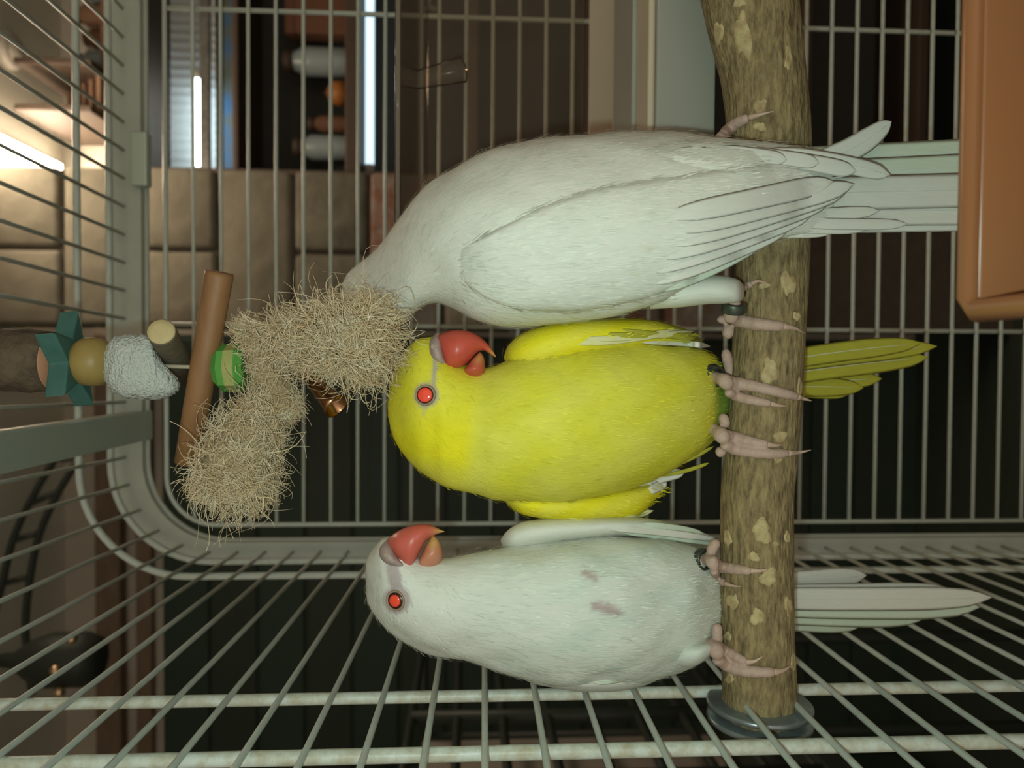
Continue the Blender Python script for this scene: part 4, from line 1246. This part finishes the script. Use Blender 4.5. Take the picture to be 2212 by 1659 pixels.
leg_ring(wl, (1513, 1207), (1525, 1209), 24, .346, .343)
make_foot(wl, [([(1545, 1394), (1565, 1405), (1585, 1416), (1612, 1430)], [11, 12, 11, 9], [(1630, 1428), (1647, 1418)], {}),
               ([(1543, 1420), (1581, 1442), (1632, 1451), (1672, 1452)], [12, 13, 12, 10], [(1692, 1448), (1709, 1438)], {}),
               ([(1550, 1346), (1549, 1368), (1551, 1390)], [11, 11, 11], None, {})], [(1522, 1392, 13, .346), (1538, 1396, 14, .341), (1548, 1408, 16, .336), (1550, 1424, 13, .337)])

# ---- white parakeet turned away, chewing the sisal
wr = empty('parakeet', U(1580, 560, BD), 'white parakeet with its back turned, chewing the frayed sisal', 'bird')
Rrows = [(738, 622, 650, 4, 392), (742, 607, 672, 9, 391), (752, 590, 698, 14, 389), (772, 572, 722, 18, 385), (800, 551, 738, 21, 380), (828, 520, 736, 24, 374), (845, 496, 722, 25.5, 370), (862, 472, 708, 27, 366), (890, 434, 680, 30, 360), (915, 408, 662, 32, 355),
         (945, 386, 656, 34, 350), (975, 368, 664, 36, 346), (1015, 344, 685, 38, 342), (1060, 325, 699, 40, 339), (1130, 308, 706, 41.5, 336), (1200, 297, 699, 41.5, 334), (1280, 289, 688, 40, 331), (1350, 285, 676, 38, 328), (1420, 284, 656, 34, 324),
         (1490, 288, 616, 28, 319), (1560, 296, 566, 21.5, 315), (1620, 303, 536, 16.5, 313.5), (1690, 312, 515, 11, 314), (1760, 326, 500, 6.5, 315.5), (1800, 345, 480, 3, 316.5)]
def rcol(px, v):
    c = np.tile(WHITE, (len(px), 1))
    back = 1-sm(px[:, 1]-(300+0.12*(px[:, 0]-1000)), 40, 190)
    c = mixc(c, back*0.8, CREAM)
    c = mixc(c, (1-sm(px[:, 0], 840, 1000))*0.5, CREAM)
    st_ = np.minimum(np.linalg.norm(px-np.array((1402, 535)), axis=1)-9, np.linalg.norm(px-np.array((1366, 590)), axis=1)-7)
    c = mixc(c, (1-sm(st_, -4, 7))*0.3, (0.60, 0.52, 0.28))
    return np.clip(c, 0, 1)
def rflow(px):
    t = sm(px[:, 0], 780, 1050)
    d = np.stack([0.45+0.55*t, -0.75*(1-t)-0.10*t, 0.7+0.5*t], -1)
    return d
wr_body, wr_bvh = make_body(wr, Rrows, rcol, 11000, rflow, (0.004, 0.007))
# folded near wing lying on the body
def patch(root, A, B, nu, nv, h, name, mt, bvh, colour=None, label=None, edge=(0.12, 0.10)):
    a = cat_rom(A, nu); b = cat_rom(B, nu)
    V = []; F = []
    for i in range(nu):
        for j in range(nv):
            s = j/(nv-1); u = i/(nu-1)
            c = a[i]*(1-s)+b[i]*s
            p, n_ = hit(bvh, c[0], c[1])
            if p is None:
                p = U(c[0], c[1], 0.316); n_ = np.array([0, -1.0, 0])
            e = min(1, min(s, 1-s)/edge[1])*min(1, min(u/edge[0], (1-u)/0.03 if i < nu-1 else 0))
            e = math.sin(e*math.pi/2)
            V.append(p+n_*(h*e-0.0005))
    for i in range(nu-1):
        for j in range(nv-1):
            F.append((i*nv+j, i*nv+j+1, (i+1)*nv+j+1, (i+1)*nv+j))
    mb = MB().add(V, F)
    cols = colour(P2(np.array(V)), np.array(V)) if colour else None
    o = mb.build(name, M[mt], root, colors=cols, label=label)
    return o, bvh_of(mb)
nw, nwb = patch(wr, [(985, 540), (1080, 490), (1180, 440), (1290, 404), (1400, 386), (1500, 372), (1600, 356), (1700, 345), (1780, 345)],
                [(985, 600), (1040, 640), (1130, 672), (1230, 676), (1330, 662), (1420, 640), (1500, 600), (1600, 535), (1690, 480)], 70, 30, 0.0028, 'wing', 'plume', wr_bvh, rcol)
fluff(nw, rcol, 3500, rflow, (0.004, 0.007), U(1300, 500, 0.40))
# primaries of the near wing, stacked towards the tail
for k, (a, b, w_, mt, bow, d) in enumerate((((1430, 628), (1660, 512), 30, 'vane_g', 6, .3085), ((1400, 615), (1710, 488), 34, 'vane_w', 6, .3065), ((1400, 590), (1760, 458), 36, 'vane_w', 5, .3055),
                                          ((1420, 560), (1800, 430), 40, 'vane_w', 4, .3050), ((1440, 530), (1835, 408), 44, 'vane_w', 3, .3045), ((1450, 500), (1845, 398), 46, 'vane_w', 2, .3038), ((1430, 470), (1800, 392), 48, 'vane_w', 2, .3030))):
    feather(nw, a, b, w_, d-0.003, d+0.003, mt, bow, nwb, 0.0010+0.00025*k, name='flight_feather', point=0.22, shaft=(k in (2, 4)))
# far wing tip crossing the tail
fw_, fwb = patch(wr, [(1400, 312), (1500, 304), (1600, 311), (1700, 321), (1790, 336)], [(1400, 330), (1500, 362), (1600, 376), (1700, 384), (1780, 386)], 40, 14, 0.0018, 'wing', 'plume', wr_bvh, rcol, edge=(0.3, 0.2))
fluff(fw_, rcol, 700, rflow, (0.004, 0.007), U(1300, 500, 0.40))
for k, (a, b, w_, mt, bow) in enumerate((((1640, 330), (1923, 378), 40, 'vane_w', -8), ((1620, 335), (1850, 370), 38, 'vane_w', -4), ((1590, 330), (1770, 352), 34, 'vane_w', -2), ((1540, 325), (1700, 345), 32, 'vane_w', -2), ((1500, 340), (1640, 362), 30, 'vane_w', 0), ((1470, 325), (1600, 340), 28, 'vane_w', 0))):
    feather(fw_, a, b, w_, .3035-0.0008*k, .3045-0.0008*k, mt, bow, name='flight_feather', point=0.2, shaft=(k == 0))
feather(fw_, (1740, 356), (1926, 262), 52, .3075, .3105, 'vane_w', 14, name='flight_feather', point=0.42, shaft=True)
# long tail running down in front of the branch
for k, (a, b, w_, mt, d) in enumerate((((1640, 350), (2300, 318), 62, 'vane_g', .3165), ((1640, 480), (2260, 470), 50, 'vane_w', .3165), ((1650, 380), (2380, 345), 60, 'vane_g', .3155), ((1640, 455), (2320, 452), 64, 'vane_w', .3150), ((1640, 420), (2420, 400), 76, 'vane_w', .3140))):
    feather(wr, a, b, w_, d, d+0.004, mt, 2, name='tail_feather', point=0.25, root_w=0.8)
for k, (a, b, w_) in enumerate((((1620, 500), (1800, 500), 26), ((1660, 490), (1880, 492), 26), ((1700, 480), (1960, 484), 26), ((1640, 470), (1900, 455), 30))):
    feather(wr, a, b, w_, .3128-0.0003*k, .3140, 'vane_w', 2, name='tail_covert', shaft=False)
# hidden beak biting the sisal
solid(wr, [(806, 722, 842, 712, .372, .007), (812, 742, 846, 732, .369, .008), (812, 762, 840, 754, .366, .006), (806, 778, 824, 774, .364, .0035), (798, 788, 802, 790, .363, .0008)], 'upper_beak', 'beak', 24, 20, beak_colour((798, 790), BRED, BTIP, 24))
# near leg
solid(wr, [(1400, 612, 1405, 668, .330, .011), (1470, 604, 1470, 664, .326, .0125), (1530, 594, 1530, 657, .324, .012), (1575, 598, 1575, 655, .3235, .0105), (1598, 606, 1598, 652, .324, .007), (1608, 618, 1608, 642, .325, .002)], 'thigh', 'plume', 40, 28, lambda px, v: mixc(np.tile(np.array((0.74, 0.77, 0.68)), (len(px), 1)), sm(px[:, 0], 1585, 1606)*0.7, (0.45, 0.30, 0.24)))
make_foot(wr, [([(1574, 680), (1592, 690), (1616, 697), (1654, 702), (1692, 705)], [13, 14, 14, 13, 10], [(1716, 709), (1738, 720)], dict(dflt=.330)),
               ([(1578, 700), (1573, 715), (1572, 733)], [11, 12, 10], None, dict(dflt=.345)),
               ([(1572, 690), (1560, 690), (1548, 692)], [10, 9, 6], None, dict(dflt=.345)),
               ([(1604, 622), (1614, 618), (1624, 612)], [8, 8, 7], [(1638, 607), (1656, 611)], {})], [(1588, 648, 13, .327), (1585, 664, 14, .327), (1580, 680, 15, .329), (1576, 694, 13, .332)])
leg_ring(wr, (1586, 655), (1583, 675), 26, .3265, .328)
make_foot(wr, [([(1558, 296), (1575, 280), (1592, 266), (1618, 254)], [11, 13, 12, 9], [(1645, 247), (1672, 240)], {})], [(1552, 315, 12, .338), (1556, 302, 13, .336), (1566, 290, 12, .335)])

# look-alikes share a group
for o in bpy.data.objects:
    if o.parent is None and o.get('category') == 'bird': o['group'] = 'parakeets on the branch perch'
    if o.parent is None and o.get('category') == 'jar': o['group'] = 'jars on the shelves'
    if o.parent is None and o.name.startswith('tube_lamp'): o['group'] = 'tube lamps in the shelving unit'
